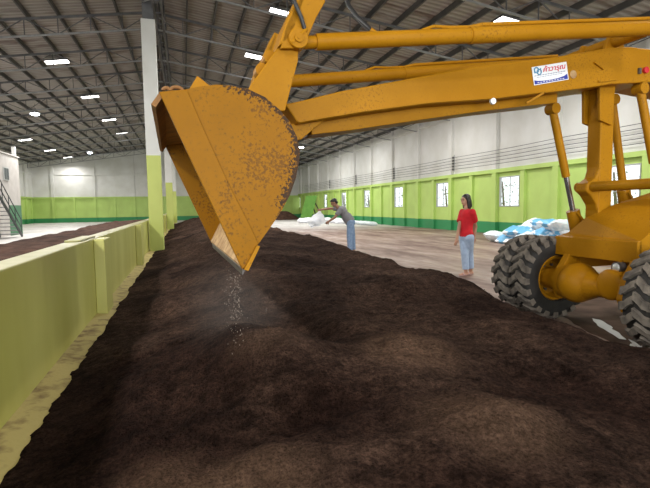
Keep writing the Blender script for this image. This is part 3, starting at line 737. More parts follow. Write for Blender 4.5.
# --- chassis nose
REF = LO
xf, zt_ = lp(555, 236, .57); zb_ = lp(555, 254, .57)[1]
q = MB(); q.prism([(xf, zb_), (xf, zt_), (xf+.06, zt_+.012), (xf+.06, zb_)], -.50, .57); q.build('nose_plate', Y, L, bevel=.008)
A = lp3(568, 232.5, .47); B = lp3(586, 217.5, .27); Cc = lp3(617, 203.5, .12); D = lp3(649, 193, .0); G = lp3(720, 175, -.05)
top = [Vector((xf+.03, .57, zt_)), A, B, Cc, D, G, Vector((G.x, -.5, G.z)), Vector((D.x, -.5, D.z)), Vector((xf+.03, -.5, zt_))]
q = MB(); q.v += top + [Vector((p.x, p.y, .80)) for p in top]
for f in ((0,1,8), (1,2,8), (2,3,7,8), (3,4,7), (4,5,6,7)): q.face(f)
for i in range(9): j = (i+1) % 9; q.face((i, j, 9+j, 9+i))
q.face(tuple(9+i for i in range(9)))
q.build('hood', Y, L)
q = MB(); q.box(G.x, 5.0, -.55, .55, .75, 2.0); q.build('engine_cover', Y, L, bevel=.05)
q = MB(); q.box(5.0, 5.2, -.85, .85, .6, 1.1); q.build('counterweight', Y, L, bevel=.04)
for yb in (-.35, .35): q = MB(); q.box(xf+.1, 5.0, yb-.06, yb+.06, .66, .82); q.build('chassis_rail', Y, L)
# --- axle
AZ = .50
q = MB(); q.tube([(0, -.95, AZ), (0, .95, AZ)], .11, 20)
axle = q.build('front_axle', Y, L, smooth=True)
dc = lp3(597, 280, .12)
q = MB(); q.tube([(0, -.12, AZ), (0, .05, AZ), (0, .2, AZ), (0, .36, AZ), (0, .50, AZ), (0, .62, AZ)], [.10, .17, .225, .20, .135, .12], 28); q.ball((-.03, .17, AZ+.01), (.245, .19, .225), 20, 12); q.build('differential', Y, axle, smooth=True)
q = MB(); q.tube([(.02, -.30, AZ+.06), (-.10, -.30, AZ+.06)], .16, 24); q.ball((-.10, -.30, AZ+.06), (.06, .16, .16), 18, 8); q.build('hub_drum', Y, axle, smooth=True)
for yb, w in ((.38, .045), (-.47, .04)):
    q = MB(); q.prism([(xf-.005, zb_+.02), (xf+.13, zb_+.02), (.13, AZ+.1), (.1, AZ-.16), (-.1, AZ-.2), (-.17, AZ-.06), (-.13, AZ+.12)], yb-w, yb+w); q.build('axle_bracket', Y, axle, bevel=.008)
hl = lp3(617.5, 267.5, -.33)
q = MB(); q.tube([hl+Vector((-.02, 0, 0)), hl+Vector((.06, 0, 0))], .058, 20); lamp = q.build('work_lamp', M['worn'], L, smooth=True)
q = MB(); q.ball(hl+Vector((-.02, 0, 0)), (.02, .045, .045), 16, 8); tag(q.build('lens', M['lens'], lamp, smooth=True), 'clear lamp glass')
q = MB(); q.box(hl.x+.02, hl.x+.05, hl.y-.015, hl.y+.015, hl.z+.05, zb_+.02); q.build('lamp_bracket', Y, lamp)
# --- tyres
TR, TW = .505, .29
def tyre_mesh():
    b = MB(); w = TW/2
    prof = [(.25, -w*.72), (.275, -w*.95), (.36, -w*1.02), (.435, -w*.98), (.462, -w*.86), (.468, -w*.5), (.471, 0), (.468, w*.5), (.462, w*.86), (.435, w*.98), (.36, w*1.02), (.275, w*.95), (.25, w*.72)]
    b.lathe_y((0, 0, 0), prof, 56)
    b.mi = 1; n = 21
    def P(a, r, y): return Vector((math.cos(a)*r, y, math.sin(a)*r))
    for k in range(n):
        for s_ in (-1, 1):
            a0 = 2*math.pi*(k + (.25 if s_ > 0 else -.0))/n; da = 2*math.pi/n
            st = [(.01, .0), (.35, .18), (.62, .42), (1.0, .52)]     # along half width, sweep
            for i in range(len(st)-1):
                y0, y1 = s_*w*st[i][0], s_*w*st[i+1][0]; q0, q1 = a0+da*st[i][1]*1.1, a0+da*st[i+1][1]*1.1; t = da*.30
                rb = .46; r0 = TR-.004*(i > 0); r1 = TR-(.004 if i < 1 else .008 if i < 2 else .022)
                b.hexa([P(q0-t, rb, y0), P(q0+t, rb, y0), P(q1+t, rb, y1), P(q1-t, rb, y1)], [P(q0-t*.8, r0, y0), P(q0+t*.8, r0, y0), P(q1+t*.8, r1, y1), P(q1-t*.8, r1, y1)])
            # shoulder block running down the sidewall
            y0, y1 = s_*w*.98, s_*w*1.06; q0 = a0+da*.52*1.1; t = da*.26
            b.hexa([P(q0-t, .415, s_*w*.95), P(q0+t, .415, s_*w*.95), P(q0+t, .415, y1*.98), P(q0-t, .415, y1*.98)], [P(q0-t, TR-.02, y0*.9), P(q0+t, TR-.02, y0*.9), P(q0+t, TR-.026, y1), P(q0-t, TR-.026, y1)])
    return b
t0 = None
def wheel(x, y, face):
    global t0
    if t0 is None:
        t0 = tyre_mesh().build('tyre', [M['rubber'], M['lug']], L); o = t0
        for p in o.data.polygons: p.use_smooth = p.material_index == 0
    else:
        o = t0.copy(); C.objects.link(o); o.parent = L
    o.location = (x, y, AZ); o.rotation_euler = (0, random.random()*.3, 0)
    b = MB(); f = face
    b.lathe_y((0, 0, 0), [(.275, f*TW*.52), (.28, f*TW*.46), (.262, f*TW*.42), (.235, f*TW*.38), (.22, f*TW*.1), (.2, -f*TW*.05), (.12, -f*TW*.1), (.11, f*TW*.12), (.0, f*TW*.14)], 40)
    b.lathe_y((0, 0, 0), [(.265, -f*TW*.5), (.26, -f*TW*.4), (.24, -f*TW*.3), (.2, -f*TW*.2)], 40)
    r = b.build('rim', Y, o, smooth=True) if False else b.build('rim', Y, o, smooth=True)
    for i in range(8):
        a = 2*math.pi*i/8; p = Vector((math.cos(a)*.155, -f*TW*.08, math.sin(a)*.155)); b = MB(); b.tube([p, p+Vector((0, f*.03, 0))], .016, 8)
        b.build('wheel_nut', M['worn'], r)
for x, y, f in ((.05, .70, -1), (.05, 1.03, 1), (0, -.875, 1), (0, -1.205, -1), (3.6, -.85, -1), (3.6, .85, 1)): wheel(x, y, f)
q = MB(); q.tube([(3.6, -.85, AZ), (3.6, .85, AZ)], .11, 16); q.ball((3.6, 0, AZ), (.26, .26, .25), 16, 10); q.build('rear_axle', Y, L, smooth=True)

# wet patch beside the wheels
def blob(pts_px, name, m, label, cat, z=.004):
    q = MB(); P = [at_z(x, y, 0) for x, y in pts_px]; c = sum(P, Vector())/len(P); n = len(P); ring = []
    for i in range(n):
        for k in range(5):
            p = P[i].lerp(P[(i+1) % n], k/5); nz = noise.noise(p*6)*.06; d = (p-c); ring.append(p + d.normalized()*nz)
    q.hexa([(p.x, p.y, 0) for p in ring], [(p.x, p.y, z) for p in ring]); return tag(q.build(name, m), label, cat)

# ------------------------------------------------------------------ falling soil
b = MB(); lip0 = LB + EX*lipn[0] + Vector((0, 0, lipn[1]))
for k in range(200):
    t = random.random()**.8; lat = -BW+.05 + (abs(random.gauss(0, .35)) % 1.8)
    p = LB + EX*(tip[0]-.02+random.gauss(0, .012+.02*t)) + EY*lat + Vector((0, 0, tip[1]-.01))
    p.z = p.z - t*(p.z-pile_z(p.x, p.y)-.02)
    r = random.uniform(.0012, .0034); b.ball(p, (r, r, r*random.uniform(1, 2.2)), 5, 3)
tag(b.build('falling_soil', M['grain']), 'thin stream of soil grains falling from the bucket lip', 'soil', kind='stuff')

p = LB + EX*tip[0] + EY*-.2; b = MB(); b.ball((0, 0, 0), 1, 20, 12); o = b.build('dust_cloud', M['dust'], smooth=True); o.location = (p.x+.05, p.y, .55); o.scale = (.5, 1.2, .5)
tag(o, 'faint haze of dust under the tipping bucket', 'dust', kind='stuff')
# ------------------------------------------------------------------ roof lights
def roof_light(x, y, label, w=.95, l=.55, big=True):
    z = roof_z(x) - .02; s_ = 1 if x > RIDGE_X else -1; tilt = math.atan((RIDGE_Z-EAVE)/(RX-RIDGE_X))*s_
    r = empty('roof_light', (x, y, z)); r.rotation_euler = (0, tilt, 0)
    q = MB()
    for a, b_, c_, d in ((-w/2-.02, w/2+.02, -l/2-.02, -l/2), (-w/2-.02, w/2+.02, l/2, l/2+.02), (-w/2-.02, -w/2, -l/2, l/2), (w/2, w/2+.02, -l/2, l/2)): q.box(a, b_, c_, d, -.025, .03)
    q.box(-w/2-.02, w/2+.02, -l/2-.02, l/2+.02, .03, .042)
    q.build('light_frame', M['steel'], r)
    q = MB()
    for i in range(4): q.box(-w/2+w*i/4+.012, -w/2+w*(i+1)/4-.012, -l/2, l/2, -.02, .02)
    tag(q.build('diffuser', M['lampglow'], r), 'glowing white panel'); tag(r, label, 'ceiling light', 'bright panels in the roof')
    return r
lamps = []
for (px, py), lab in zip(((57,62), (90,97), (109,120), (122,133.5)), ('largest and nearest bright panel of the inner row on the left roof slope', 'second nearest bright panel of the inner row on the left roof slope', 'third nearest bright panel of the inner row on the left roof slope', 'farthest bright panel of the inner row on the left roof slope, near the column')):
    lamps.append((px, py, lab))
for (px, py), lab in zip(((25,140), (50,150.5), (68,157.5)), ('nearest bright panel of the outer row on the left roof slope above the office', 'middle bright panel of the outer row on the left roof slope', 'farthest bright panel of the outer row on the left roof slope')):
    lamps.append((px, py, lab))
for (px, py), lab in zip(((283,14), (256,57), (510,23)), ('bright panel on the right roof slope beside the lever arm top', 'small bright panel on the right roof slope left of the bucket bracket', 'bright panel on the right roof slope just above the tilt cylinder')):
    lamps.append((px, py, lab))
pos = []
for px, py, lab in lamps:
    d = ray(px, py); s_ = 1 if px > 160 else -1; k = (RIDGE_Z-EAVE)/(RX-RIDGE_X)
    # cam.z + t*dz = RIDGE_Z - .05 - k*s*(t*dx - RIDGE_X)
    t = (RIDGE_Z-.04 + k*s_*RIDGE_X - CAM.z)/(d.z + k*s_*d.x); p = CAM + d*t
    roof_light(p.x, p.y, lab); pos.append(p)
def bay_lamp(px, py, drop, label):
    d = ray(px, py); s_ = 1 if px > 160 else -1; k = (RIDGE_Z-EAVE)/(RX-RIDGE_X)
    t = (RIDGE_Z-drop + k*s_*RIDGE_X - CAM.z)/(d.z + k*s_*d.x); p = CAM + d*t
    r = empty('high_bay_lamp', p); tag(r, label, 'lamp', 'round hanging lamps')
    q = MB(); q.tube([(0,0,.0), (0,0,.1), (0,0,.28)], [.27, .2, .07], 20); q.build('lamp_shade', M['galv'], r, smooth=True)
    q = MB(); q.ball((0,0,-.02), (.24,.24,.09), 16, 8); tag(q.build('bulb', M['lampcool'], r, smooth=True), 'glowing bluish white bulb')
    q = MB(); q.tube([(0,0,.28), (0,0,drop+.1)], .012, 6); q.build('hanger', M['galv'], r); pos.append(p)
bay_lamp(35, 113.5, .5, 'round bluish white lamp hanging among the left roof trusses')
bay_lamp(90, 152.5, .5, 'small round lamp hanging farthest down the left roof slope')
bay_lamp(301, 147, .5, 'round white lamp glowing beside the right edge of the bucket')

# ------------------------------------------------------------------ wires on the right wall
for j in range(5):
    z = 3.28 + .155*j
    q = MB(); pts = []
    for i in range(64):
        y = 8+48*i/63; sag = .03*(1-((((y-15.4) % 7.6)/3.8-1)**2)); pts.append((RX-.3, y, z-sag))
    q.tube(pts, .011, 5); tag(q.build('wall_wire', M['iron']), '%s of the five thin wires along the white part of the right wall' % ('lowest', 'second lowest', 'middle', 'second highest', 'highest')[j], 'wire', 'wires along the right wall')
for i, (y, w_) in enumerate(((15.4, 'just right of the loader lift cylinder'), (23.0, 'above the woman in red, nearer than the next'), (30.6, 'second in view left of the woman in red'), (38.2, 'third in view, above the bending man'), (45.8, 'farthest down the right wall'))):
    r = empty('wire_rack', (RX-.17, y, 3.2)); tag(r, 'upright insulator rack on the right wall %s' % w_, 'rack', 'insulator racks on the right wall')
    q = MB(); q.box(-.03, .0, -.03, .03, -.02, .85); q.build('rail', M['frame'], r)
    for j in range(5): q = MB(); q.tube([(-.09, 0, .03+.155*j), (-.09, 0, .14+.155*j)], [.05, .04], 10); q.build('insulator', M['insul'], r)

# ------------------------------------------------------------------ office box and stairs on the left
ox1, oz, oy0, oy1 = -9.4, 4.55, 12.0, 33.0
def at_x(px, py, x): d = ray(px, py); return CAM + d*((x-CAM.x)/d.x)
b = MB(); b.box(LX+.17, ox1, oy0, oy1, .0, oz); off = b.build('site_office', M['office']); tag(off, 'pale two-storey office box with a small window, behind the steel stairs', 'office')
ge = at_x(9.5, 215, ox1)
MB().box(ox1, ox1+.012, ge.y, oy1, .0, 1.72).build('lower_panel', M['officegreen'], off)
MB().box(LX+.17, ox1+.06, oy0-.1, oy1+.1, oz, oz+.07).build('roof_slab', M['office'], off)
a0, a1 = at_x(2.5, 166.5, ox1), at_x(8.5, 181, ox1); wy0, wy1, wz1, wz0 = a0.y, a1.y, a0.z, a1.z
wf = MB().box(ox1, ox1+.05, wy0, wy1, wz0, wz1).build('office_window', M['frame'], off)
ym = (wy0+wy1)/2
MB().box(ox1+.05, ox1+.06, wy0+.06, ym-.03, wz0+.06, wz1-.06).build('pane', M['glass_dark'], wf); MB().box(ox1+.05, ox1+.06, ym+.03, wy1-.06, wz0+.06, wz1-.06).build('pane', M['glass_dark'], wf)
p = at_x(13.5, 150, ox1-.2)
tag(MB().box(p.x-.09, p.x+.09, p.y-.09, p.y+.09, oz+.07, at_x(13.5, 147, ox1-.2).z).build('vent_pipe', M['white']), 'short white pipe standing on the office roof', 'pipe')
sb = at_z(22, 237, 0); SX0, SX1 = ox1+.05, ox1+1.05
tp_ = at_x(0, 181, SX1); n = 16; run = abs(sb.y-tp_.y)/max(.3, tp_.z-.95)*.2; rise = .2
r = empty('staircase', (SX0, sb.y, 0)); tag(r, 'dark steel staircase with railings climbing beside the pale office wall', 'stairs')
for i in range(n):
    q = MB(); q.box(0, SX1-SX0, -run*(i+1)-.04, -run*i+.02, rise*(i+1)-.04, rise*(i+1)); q.build('tread', M['tread'], r)
for x0 in (-.03, SX1-SX0):
    q = MB(); q.beam((x0+.015, .1, .02), (x0+.015, -run*n, rise*n), .03, .2); q.build('stringer', M['iron'], r)
    for h in (.5, .95):
        q = MB(); q.tube([(x0+.015, 0, h), (x0+.015, -run*n, rise*n+h)], .025, 8); q.build('handrail', M['iron'], r)
    for i in range(0, n+1, 3): q = MB(); q.tube([(x0+.015, -run*i, rise*i), (x0+.015, -run*i, rise*i+.96)], .02, 8); q.build('baluster', M['iron'], r)

# ------------------------------------------------------------------ people
def meshed(name, b, m, parent, vox, smooth_it=4):
    o = b.build(name, m, None, fix=True)
    rm = o.modifiers.new('r', 'REMESH'); rm.mode = 'VOXEL'; rm.voxel_size = vox
    sm = o.modifiers.new('s', 'SMOOTH'); sm.iterations = smooth_it; sm.factor = .5
    bpy.context.view_layer.update()
    me = bpy.data.meshes.new_from_object(o.evaluated_get(bpy.context.evaluated_depsgraph_get()))
    o.modifiers.clear(); o.data = me
    for p in me.polygons: p.use_smooth = True
    if not me.materials: me.materials.append(m)
    if parent: o.parent = parent
    return o
def limb(b, pts, rads, n=12):
    for i in range(len(pts)-1): b.tube([pts[i], pts[i+1]], [rads[i], rads[i+1]], n)
    for p, r in zip(pts, rads): b.ball(p, r, 12, 8)
def hand(b, wrist, dirv, side, s=1.0, curl=.35):
    d = Vector(dirv).normalized(); sd = (Vector(side) - d*Vector(side).dot(d)).normalized(); nrm = d.cross(sd)
    m3 = Matrix((sd, nrm, d)).transposed(); c = Vector(wrist) + d*.05*s
    b.ball(c, (.040*s, .018*s, .052*s), 12, 8, m3)
    for i, (o_, l) in enumerate(((-.028, .062), (-.010, .074), (.010, .070), (.028, .054))):
        p0 = Vector(wrist) + d*.078*s + sd*o_*s; p1 = p0 + (d*math.cos(curl*.6)+nrm*math.sin(curl*.6))*l*.55*s; p2 = p1 + (d*math.cos(curl*1.8)+nrm*math.sin(curl*1.8))*l*.5*s
        limb(b, [p0-d*.03*s, p0, p1, p2], [.010*s, .0095*s, .0085*s, .007*s], 8)
    p0 = Vector(wrist) + d*.03*s - sd*.032*s; p1 = p0 + (d*.6-sd*.7+nrm*.3).normalized()*.035*s; p2 = p1 + (d*.9-sd*.25+nrm*.3).normalized()*.03*s
    limb(b, [p0, p1, p2], [.013*s, .011*s, .008*s], 8)
def head(parts, b, c, fwd, up, s=1.0):
    f = Vector(fwd).normalized(); u = (Vector(up)-f*Vector(up).dot(f)).normalized(); r = f.cross(u); m3 = Matrix((r, f, u)).transposed()
    P = lambda x, y, z: Vector(c) + (r*x + f*y + u*z)*s
    b.ball(P(0, -.012, .025), (.073*s, .092*s, .088*s), 18, 12, m3)            # skull
    b.ball(P(0, .022, -.038), (.056*s, .064*s, .072*s), 16, 10, m3)            # jaw
    b.ball(P(0, .055, -.085), (.024*s, .022*s, .018*s), 10, 8, m3)             # chin
    limb(b, [P(0, .082, .018), P(0, .099, -.014), P(0, .088, -.024)], [.009*s, .013*s, .011*s], 8)   # nose
    b.ball(P(0, .078, -.052), (.026*s, .012*s, .008*s), 10, 6, m3); b.ball(P(0, .077, -.064), (.022*s, .012*s, .008*s), 10, 6, m3)
    b.ball(P(0, .07, .034), (.052*s, .018*s, .010*s), 12, 6, m3)
    for q in (-1, 1): b.ball(P(q*.076, -.012, -.008), (.012*s, .022*s, .034*s), 10, 8, m3)
    return P, m3
def eyes(P, m3, par, s=1.0):
    for q in (-1, 1):
        e = MB(); e.ball(P(q*.031, .079, .012), (.014*s, .009*s, .008*s), 10, 6, m3); e.build('eye', M['eye'], par, smooth=True)
    e = MB(); e.ball(P(0, .087, -.058), (.024*s, .006*s, .009*s), 10, 6, m3); e.build('mouth', M['lip'], par, smooth=True)
    for q in (-1, 1):
        e = MB(); e.ball(P(q*.031, .084, .032), (.02*s, .006*s, .005*s), 10, 6, m3); e.build('eyebrow', M['hair'], par, smooth=True)

# --- woman in red, standing on the open floor
wb = at_z(467, 275.5, 0); RAD = Vector((wb.x, wb.y, 0)).normalized(); U = Vector((RAD.y, -RAD.x, 0)); ZU = Vector((0, 0, 1))   # U = picture right, RAD = away
Zw = (wb-CAM).dot(ROT @ Vector((0, 0, -1)))
def wp(px, py, d=0): return at_depth(px, py, Zw) + RAD*d - wb
woman = empty('person', wb); 
fw = (-U*.80 - RAD*.60).normalized()      # facing left of the picture and a little towards us
sd = Vector((-fw.y, fw.x, 0)); 
if sd.dot(U) < 0: sd = -sd              # her side that shows at picture right
tag(woman, 'woman in a red short-sleeved shirt and light jeans standing on the floor looking left', 'person')
b = MB()
hipc = wp(466.5, 235.5); chest = wp(467.3, 217); neck0 = wp(467, 208.8); headc = wp(465.8, 200.2) + fw*.01
limb(b, [neck0 - ZU*.05, headc - ZU*.06 - fw*.01], [.052, .046])
limb(b, [hipc, chest, neck0-ZU*.05], [.085, .085, .06])
shL = chest + ZU*.095 - sd*.155; shR = chest + ZU*.095 + sd*.155
elL = wp(459.0, 228) - RAD*.02; haL = wp(456.8, 238.5) - RAD*.06
elR = wp(475.6, 227) + RAD*.03; haR = wp(474.2, 237) - RAD*.0
limb(b, [shL, elL, haL], [.05, .036, .025]); limb(b, [shR, elR, haR], [.05, .036, .025])
hand(b, haL, (haL-elL), fw, .95); hand(b, haR, (haR-elR), fw, .95)
kL, aL = wp(464.8, 254) - RAD*.03, wp(465.8, 270) - RAD*.03; kR, aR = wp(469.5, 253) + RAD*.06, wp(470.8, 267.5) + RAD*.09
aL.z = .075; aR.z = .075
hL, hR = hipc - sd*.085 - ZU*.04, hipc + sd*.085 - ZU*.04
limb(b, [hL, kL, aL], [.085, .055, .036]); limb(b, [hR, kR, aR], [.085, .055, .036])
for a in (aL, aR): limb(b, [a - ZU*.035 - fw*.03, a - ZU*.045 + fw*.07, a - ZU*.05 + fw*.14], [.034, .032, .022])
Ph, m3 = head(None, b, headc, fw - ZU*.06, ZU, .96)
body = meshed('body', b, M['skin'], woman, .0075, 3); eyes(Ph, m3, woman, .96)
b = MB(); ms = Matrix((sd, fw, ZU)).transposed()
b.ball(chest+ZU*.03, (.165, .115, .135), 18, 12, ms); b.ball(chest-ZU*.1, (.145, .11, .16), 18, 12, ms); b.ball(hipc+ZU*.04, (.158, .118, .11), 18, 12, ms)
limb(b, [hipc+ZU*.02, chest+ZU*.02], [.125, .12]); b.ball(hipc-ZU*.0, (.16, .125, .07), 18, 10, ms); b.ball(chest+ZU*.1, (.15, .085, .06), 16, 10, ms)
for sh, el in ((shL, elL), (shR, elR)): limb(b, [sh, sh.lerp(el, .30)], [.07, .072]); b.tube([sh.lerp(el, .25), sh.lerp(el, .62)], [.072, .075], 14)
meshed('shirt', b, M['red'], woman, .012, 4)
b = MB(); b.ball(hipc-ZU*.02, (.155, .12, .11), 16, 10, ms)
for h_, k_, a_ in ((hL, kL, aL), (hR, kR, aR)): limb(b, [h_, k_], [.10, .075]); b.tube([k_, a_+ZU*.05], [.075, .066], 14)
meshed('jeans', b, M['ljeans'], woman, .011, 4)
b = MB()
b.ball(Ph(0, -.028, .045), (.083, .095, .085), 16, 10, m3); b.ball(Ph(0, -.065, -.02), (.08, .06, .09), 14, 10, m3)
limb(b, [Ph(0, -.06, -.03), Ph(0, -.08, -.11), Ph(0.01, -.08, -.17)], [.075, .068, .045])
for q in (-1, 1): limb(b, [Ph(q*.06, -.0, .07), Ph(q*.076, -.02, -.02), Ph(q*.078, -.02, -.15)], [.035, .032, .026])
meshed('hair', b, M['hair'], woman, .009, 3)
for a in (aL, aR):
    b = MB(); m2 = Matrix((Vector((-fw.y, fw.x, 0)), fw, ZU)).transposed()
    b.ball(a - ZU*(a.z-.015) + fw*.055, (.045, .125, .015), 16, 8, m2); b.tube([a-ZU*.05+fw*.06+sd*.045, a-ZU*.008+fw*.075, a-ZU*.05+fw*.06-sd*.045], .012, 8); b.build('sandal', M['sandal'], woman, smooth=True)

# --- man in grey bending over a sack behind the heap
ZM = 14.5
def mp_(px, py, d=0): return at_depth(px, py, ZM)
mb0 = mp_(351.5, 240); mb0.z = 0
RAD2 = Vector((mb0.x, mb0.y, 0)).normalized(); U2 = Vector((RAD2.y, -RAD2.x, 0))
def mq(px, py, d=0): return at_depth(px, py, ZM) + RAD2*d - mb0
man = empty('person', mb0); tag(man, 'man in a grey t-shirt and blue jeans bending forward to shake out a white sack', 'person')
fm = -U2
b = MB()
hip = mq(350.5, 222); ch = mq(343, 212); nk = mq(338.2, 207.3); hd = mq(334.0, 202.8)
limb(b, [hip, ch, nk], [.095, .10, .06]); limb(b, [nk, hd - fm*.02 - ZU*.03], [.058, .052])
sN, sF = mq(341, 209.5, -.17), mq(340, 208.8, .17)
eN, wN = mq(334.8, 217.5, -.2), mq(329.0, 221.3, -.14); eF, wF = mq(330, 208.5, .2), mq(321.3, 209.6, .1)
limb(b, [sN, eN, wN], [.052, .042, .03]); limb(b, [sF, eF, wF], [.052, .042, .03])
hand(b, wN, wN-eN, ZU, 1.05, .9); hand(b, wF, wF-eF, ZU, 1.05, .9)
kN, kF = mq(349.5, 236, -.12), mq(352.5, 236, .10); aN, aF = mq(350.2, 250, -.13), mq(353.2, 250, .12); aN.z = aF.z = .08
hN, hF = hip - RAD2*.09 - ZU*.03, hip + RAD2*.09 - ZU*.03
limb(b, [hN, kN, aN], [.09, .058, .04]); limb(b, [hF, kF, aF], [.09, .058, .04])
for a in (aN, aF): limb(b, [a-ZU*.035-fm*.03, a-ZU*.045+fm*.08, a-ZU*.05+fm*.16], [.038, .034, .025])
tup = (nk-hip).normalized()
Ph, m3 = head(None, b, hd, fm*.86 - ZU*.5, ZU + fm*.2, 1.03)
meshed('body', b, M['skin2'], man, .008, 3); eyes(Ph, m3, man, 1.03)
b = MB(); sp = (nk-hip).normalized(); fr = (fm - sp*fm.dot(sp)).normalized(); ms = Matrix((RAD2, fr, sp)).transposed()
b.ball(ch+sp*.03, (.19, .15, .17), 18, 12, ms); b.ball(ch.lerp(hip, .5), (.175, .15, .2), 18, 12, ms); b.ball(ch+sp*.12, (.17, .09, .07), 16, 8, ms)
b.tube([ch.lerp(hip, .45), ch.lerp(hip, 1.0)], [.155, .16], 18)
for s0, e0_ in ((sN, eN), (sF, eF)): limb(b, [s0, s0.lerp(e0_, .35)], [.075, .075]); b.tube([s0.lerp(e0_, .3), s0.lerp(e0_, .68)], [.075, .078], 14)
meshed('t_shirt', b, M['grey'], man, .013, 4)
b = MB(); b.ball(hip-ZU*.02, (.15, .16, .13), 16, 10)
for h_, k_, a_ in ((hN, kN, aN), (hF, kF, aF)): limb(b, [h_, k_], [.115, .085]); b.tube([k_, a_+ZU*.0], [.085, .078], 14)
meshed('jeans', b, M['jeans'], man, .012, 4)
b = MB(); b.ball(Ph(0, -.03, .045), (.083*1.03, .092*1.03, .083*1.03), 16, 10, m3); b.ball(Ph(0, -.07, -.005), (.077, .05, .075), 14, 8, m3); b.ball(Ph(0, .04, .085), (.06, .045, .035), 12, 8, m3)
meshed('hair', b, M['hair'], man, .009, 3)
for a in (aN, aF):
    b = MB(); m2 = Matrix((RAD2, fm, ZU)).transposed(); b.ball(a-ZU*(a.z-.03)+fm*.06, (.05, .15, .04), 14, 8, m2); b.build('shoe', M['iron'], man, smooth=True)

# --- sacks
def sack_mesh(w, l, h, seed, sub=20):
    b = MB(); n = sub
    for side in (0, 1):
        for j in range(n+1):
            for i in range(n+1):
                u, v = i/n*2-1, j/n*2-1
                t = (1-abs(u)**3)*(1-abs(v)**3)
                wob = noise.noise((u*2.6+seed, v*2.6, side*7+seed))*.22 + noise.noise((u*6+seed, v*6, side*3))*.1
                z = (1 if side else -1)*t**.6*(1+wob*.9)*h/2
                b.v.append(Vector((u*w/2*(1+.06*wob-.10*abs(v)**2), v*l/2*(1+.1*wob), z)))
    m = (n+1)*(n+1)
    for s_ in (0, 1):
        for j in range(n):
            for i in range(n):
                q = (s_*m+j*(n+1)+i, s_*m+j*(n+1)+i+1, s_*m+(j+1)*(n+1)+i+1, s_*m+(j+1)*(n+1)+i); b.face(q if s_ else q[::-1])
    return b
# the white sack being emptied by the man
sp0, sp1 = wF + mb0, wN + mb0
b = MB(); n = 14
A0 = mp_(320, 210) + RAD2*.1; A1 = mp_(327, 222) - RAD2*.12; B0 = mp_(306, 221.5) + RAD2*.12; B1 = mp_(312, 228) - RAD2*.12
for j in range(n+1):
    for i in range(n+1):
        u, v = i/n, j/n
        p = A0.lerp(A1, u).lerp(B0.lerp(B1, u), v); bul = math.sin(math.pi*u)*math.sin(math.pi*v*.8+.3)
        b.v.append(p + RAD2*(-.12*bul + .05*noise.noise((u*4, v*4, 1))) + ZU*(.04*noise.noise((u*3, v*3, 9))))
for j in range(n+1):
    for i in range(n+1):
        u, v = i/n, j/n
        p = A0.lerp(A1, u).lerp(B0.lerp(B1, u), v); bul = math.sin(math.pi*u)*math.sin(math.pi*v*.8+.3)
        b.v.append(p + RAD2*(.03+.14*bul) + ZU*(.04*noise.noise((u*3, v*3, 9))))
m = (n+1)**2
for s_ in (0, 1):
    for j in range(n):
        for i in range(n): b.face((s_*m+j*(n+1)+i, s_*m+j*(n+1)+i+1, s_*m+(j+1)*(n+1)+i+1, s_*m+(j+1)*(n+1)+i))
ring = [j*(n+1) for j in range(n+1)] + [n*(n+1)+i for i in range(1, n+1)] + [(n-1-j)*(n+1)+n for j in range(n)] + [i for i in range(n-1, 0, -1)]
for k in range(len(ring)): a, c_ = ring[k], ring[(k+1) % len(ring)]; b.face((a, c_, c_+m, a+m))
o = b.build('fertiliser_sack', M['sack'], smooth=True); tag(o, 'empty white woven sack held out by the bending man', 'sack')
# pile of white and blue plastic sacks by the right wall
protos = [sack_mesh(.75, 1.15, .42, s*3.7+1) for s in range(4)]
pm = []
def sack(p, rz, rx, ry, k, m, label, group, sc=1.0):
    if len(pm) <= k*2+(m == 'plastic'):
        pass
    key = (k % 4, m)
    for kk, ob in pm:
        if kk == key: o = ob.copy(); C.objects.link(o); break
    else:
        o = protos[k % 4].build('plastic_sack', M[m], smooth=True); pm.append((key, o))
    o.location = p; o.rotation_euler = (rx, ry, rz); o.scale = (sc, sc, sc); return tag(o, label, 'sack', group)
random.seed(11)
pc = at_z(533, 233, 0)
wx = 11.2
def along(px): d = ray(px, 225); t = wx/d.x; return t*d.y
lay = [(499, .16), (511, .16), (523, .16), (535, .16), (547, .16), (559, .16), (571, .16), (515, .42), (527, .42), (540, .42), (552, .44), (565, .44), (524, .66), (536, .66), (556, .70), (566, .68)]
for i, (px, z) in enumerate(lay):
    y = along(px); x = wx + random.uniform(-.15, .35) + (.1 if z > .3 else 0)
    row = 'floor layer' if z < .3 else 'second layer' if z < .5 else 'upper layer'
    sack((x, y, z), random.uniform(-.6, .6)+1.57, random.uniform(-.25, .25), random.uniform(-.35, .35), i, 'sackblue' if i % 3 else 'plastic', 'white and blue plastic sack in the %s of the heap behind the loader wheels' % row, 'plastic sacks heaped in the %s behind the loader' % row, 1.0 if z < .5 else .85)
# white sacks lying along the wall behind the man
for i, px in enumerate((352, 357, 362, 367, 372)):
    d = ray(px, 220); t = 12.8/d.x
    sack((12.8, t*d.y, .14), .3*i, .1, .1*(i % 2), i, 'plastic', 'white plastic sack on the floor along the green wall behind the man', 'sacks along the wall behind the man', .7)
for i, (px, py) in enumerate(((303, 223), (310, 222), (316, 222.5), (327, 222), (336, 221.5), (343, 221))):
    p = at_z(px, py, 0)
    if p.x > 12.4: p = p*(12.4/p.x)
    sack((p.x, p.y, .16), .9*i, .05, .1, i+1, 'sack', 'white woven sack lying on the far floor left of the bending man', 'woven sacks on the far floor', 1.15)
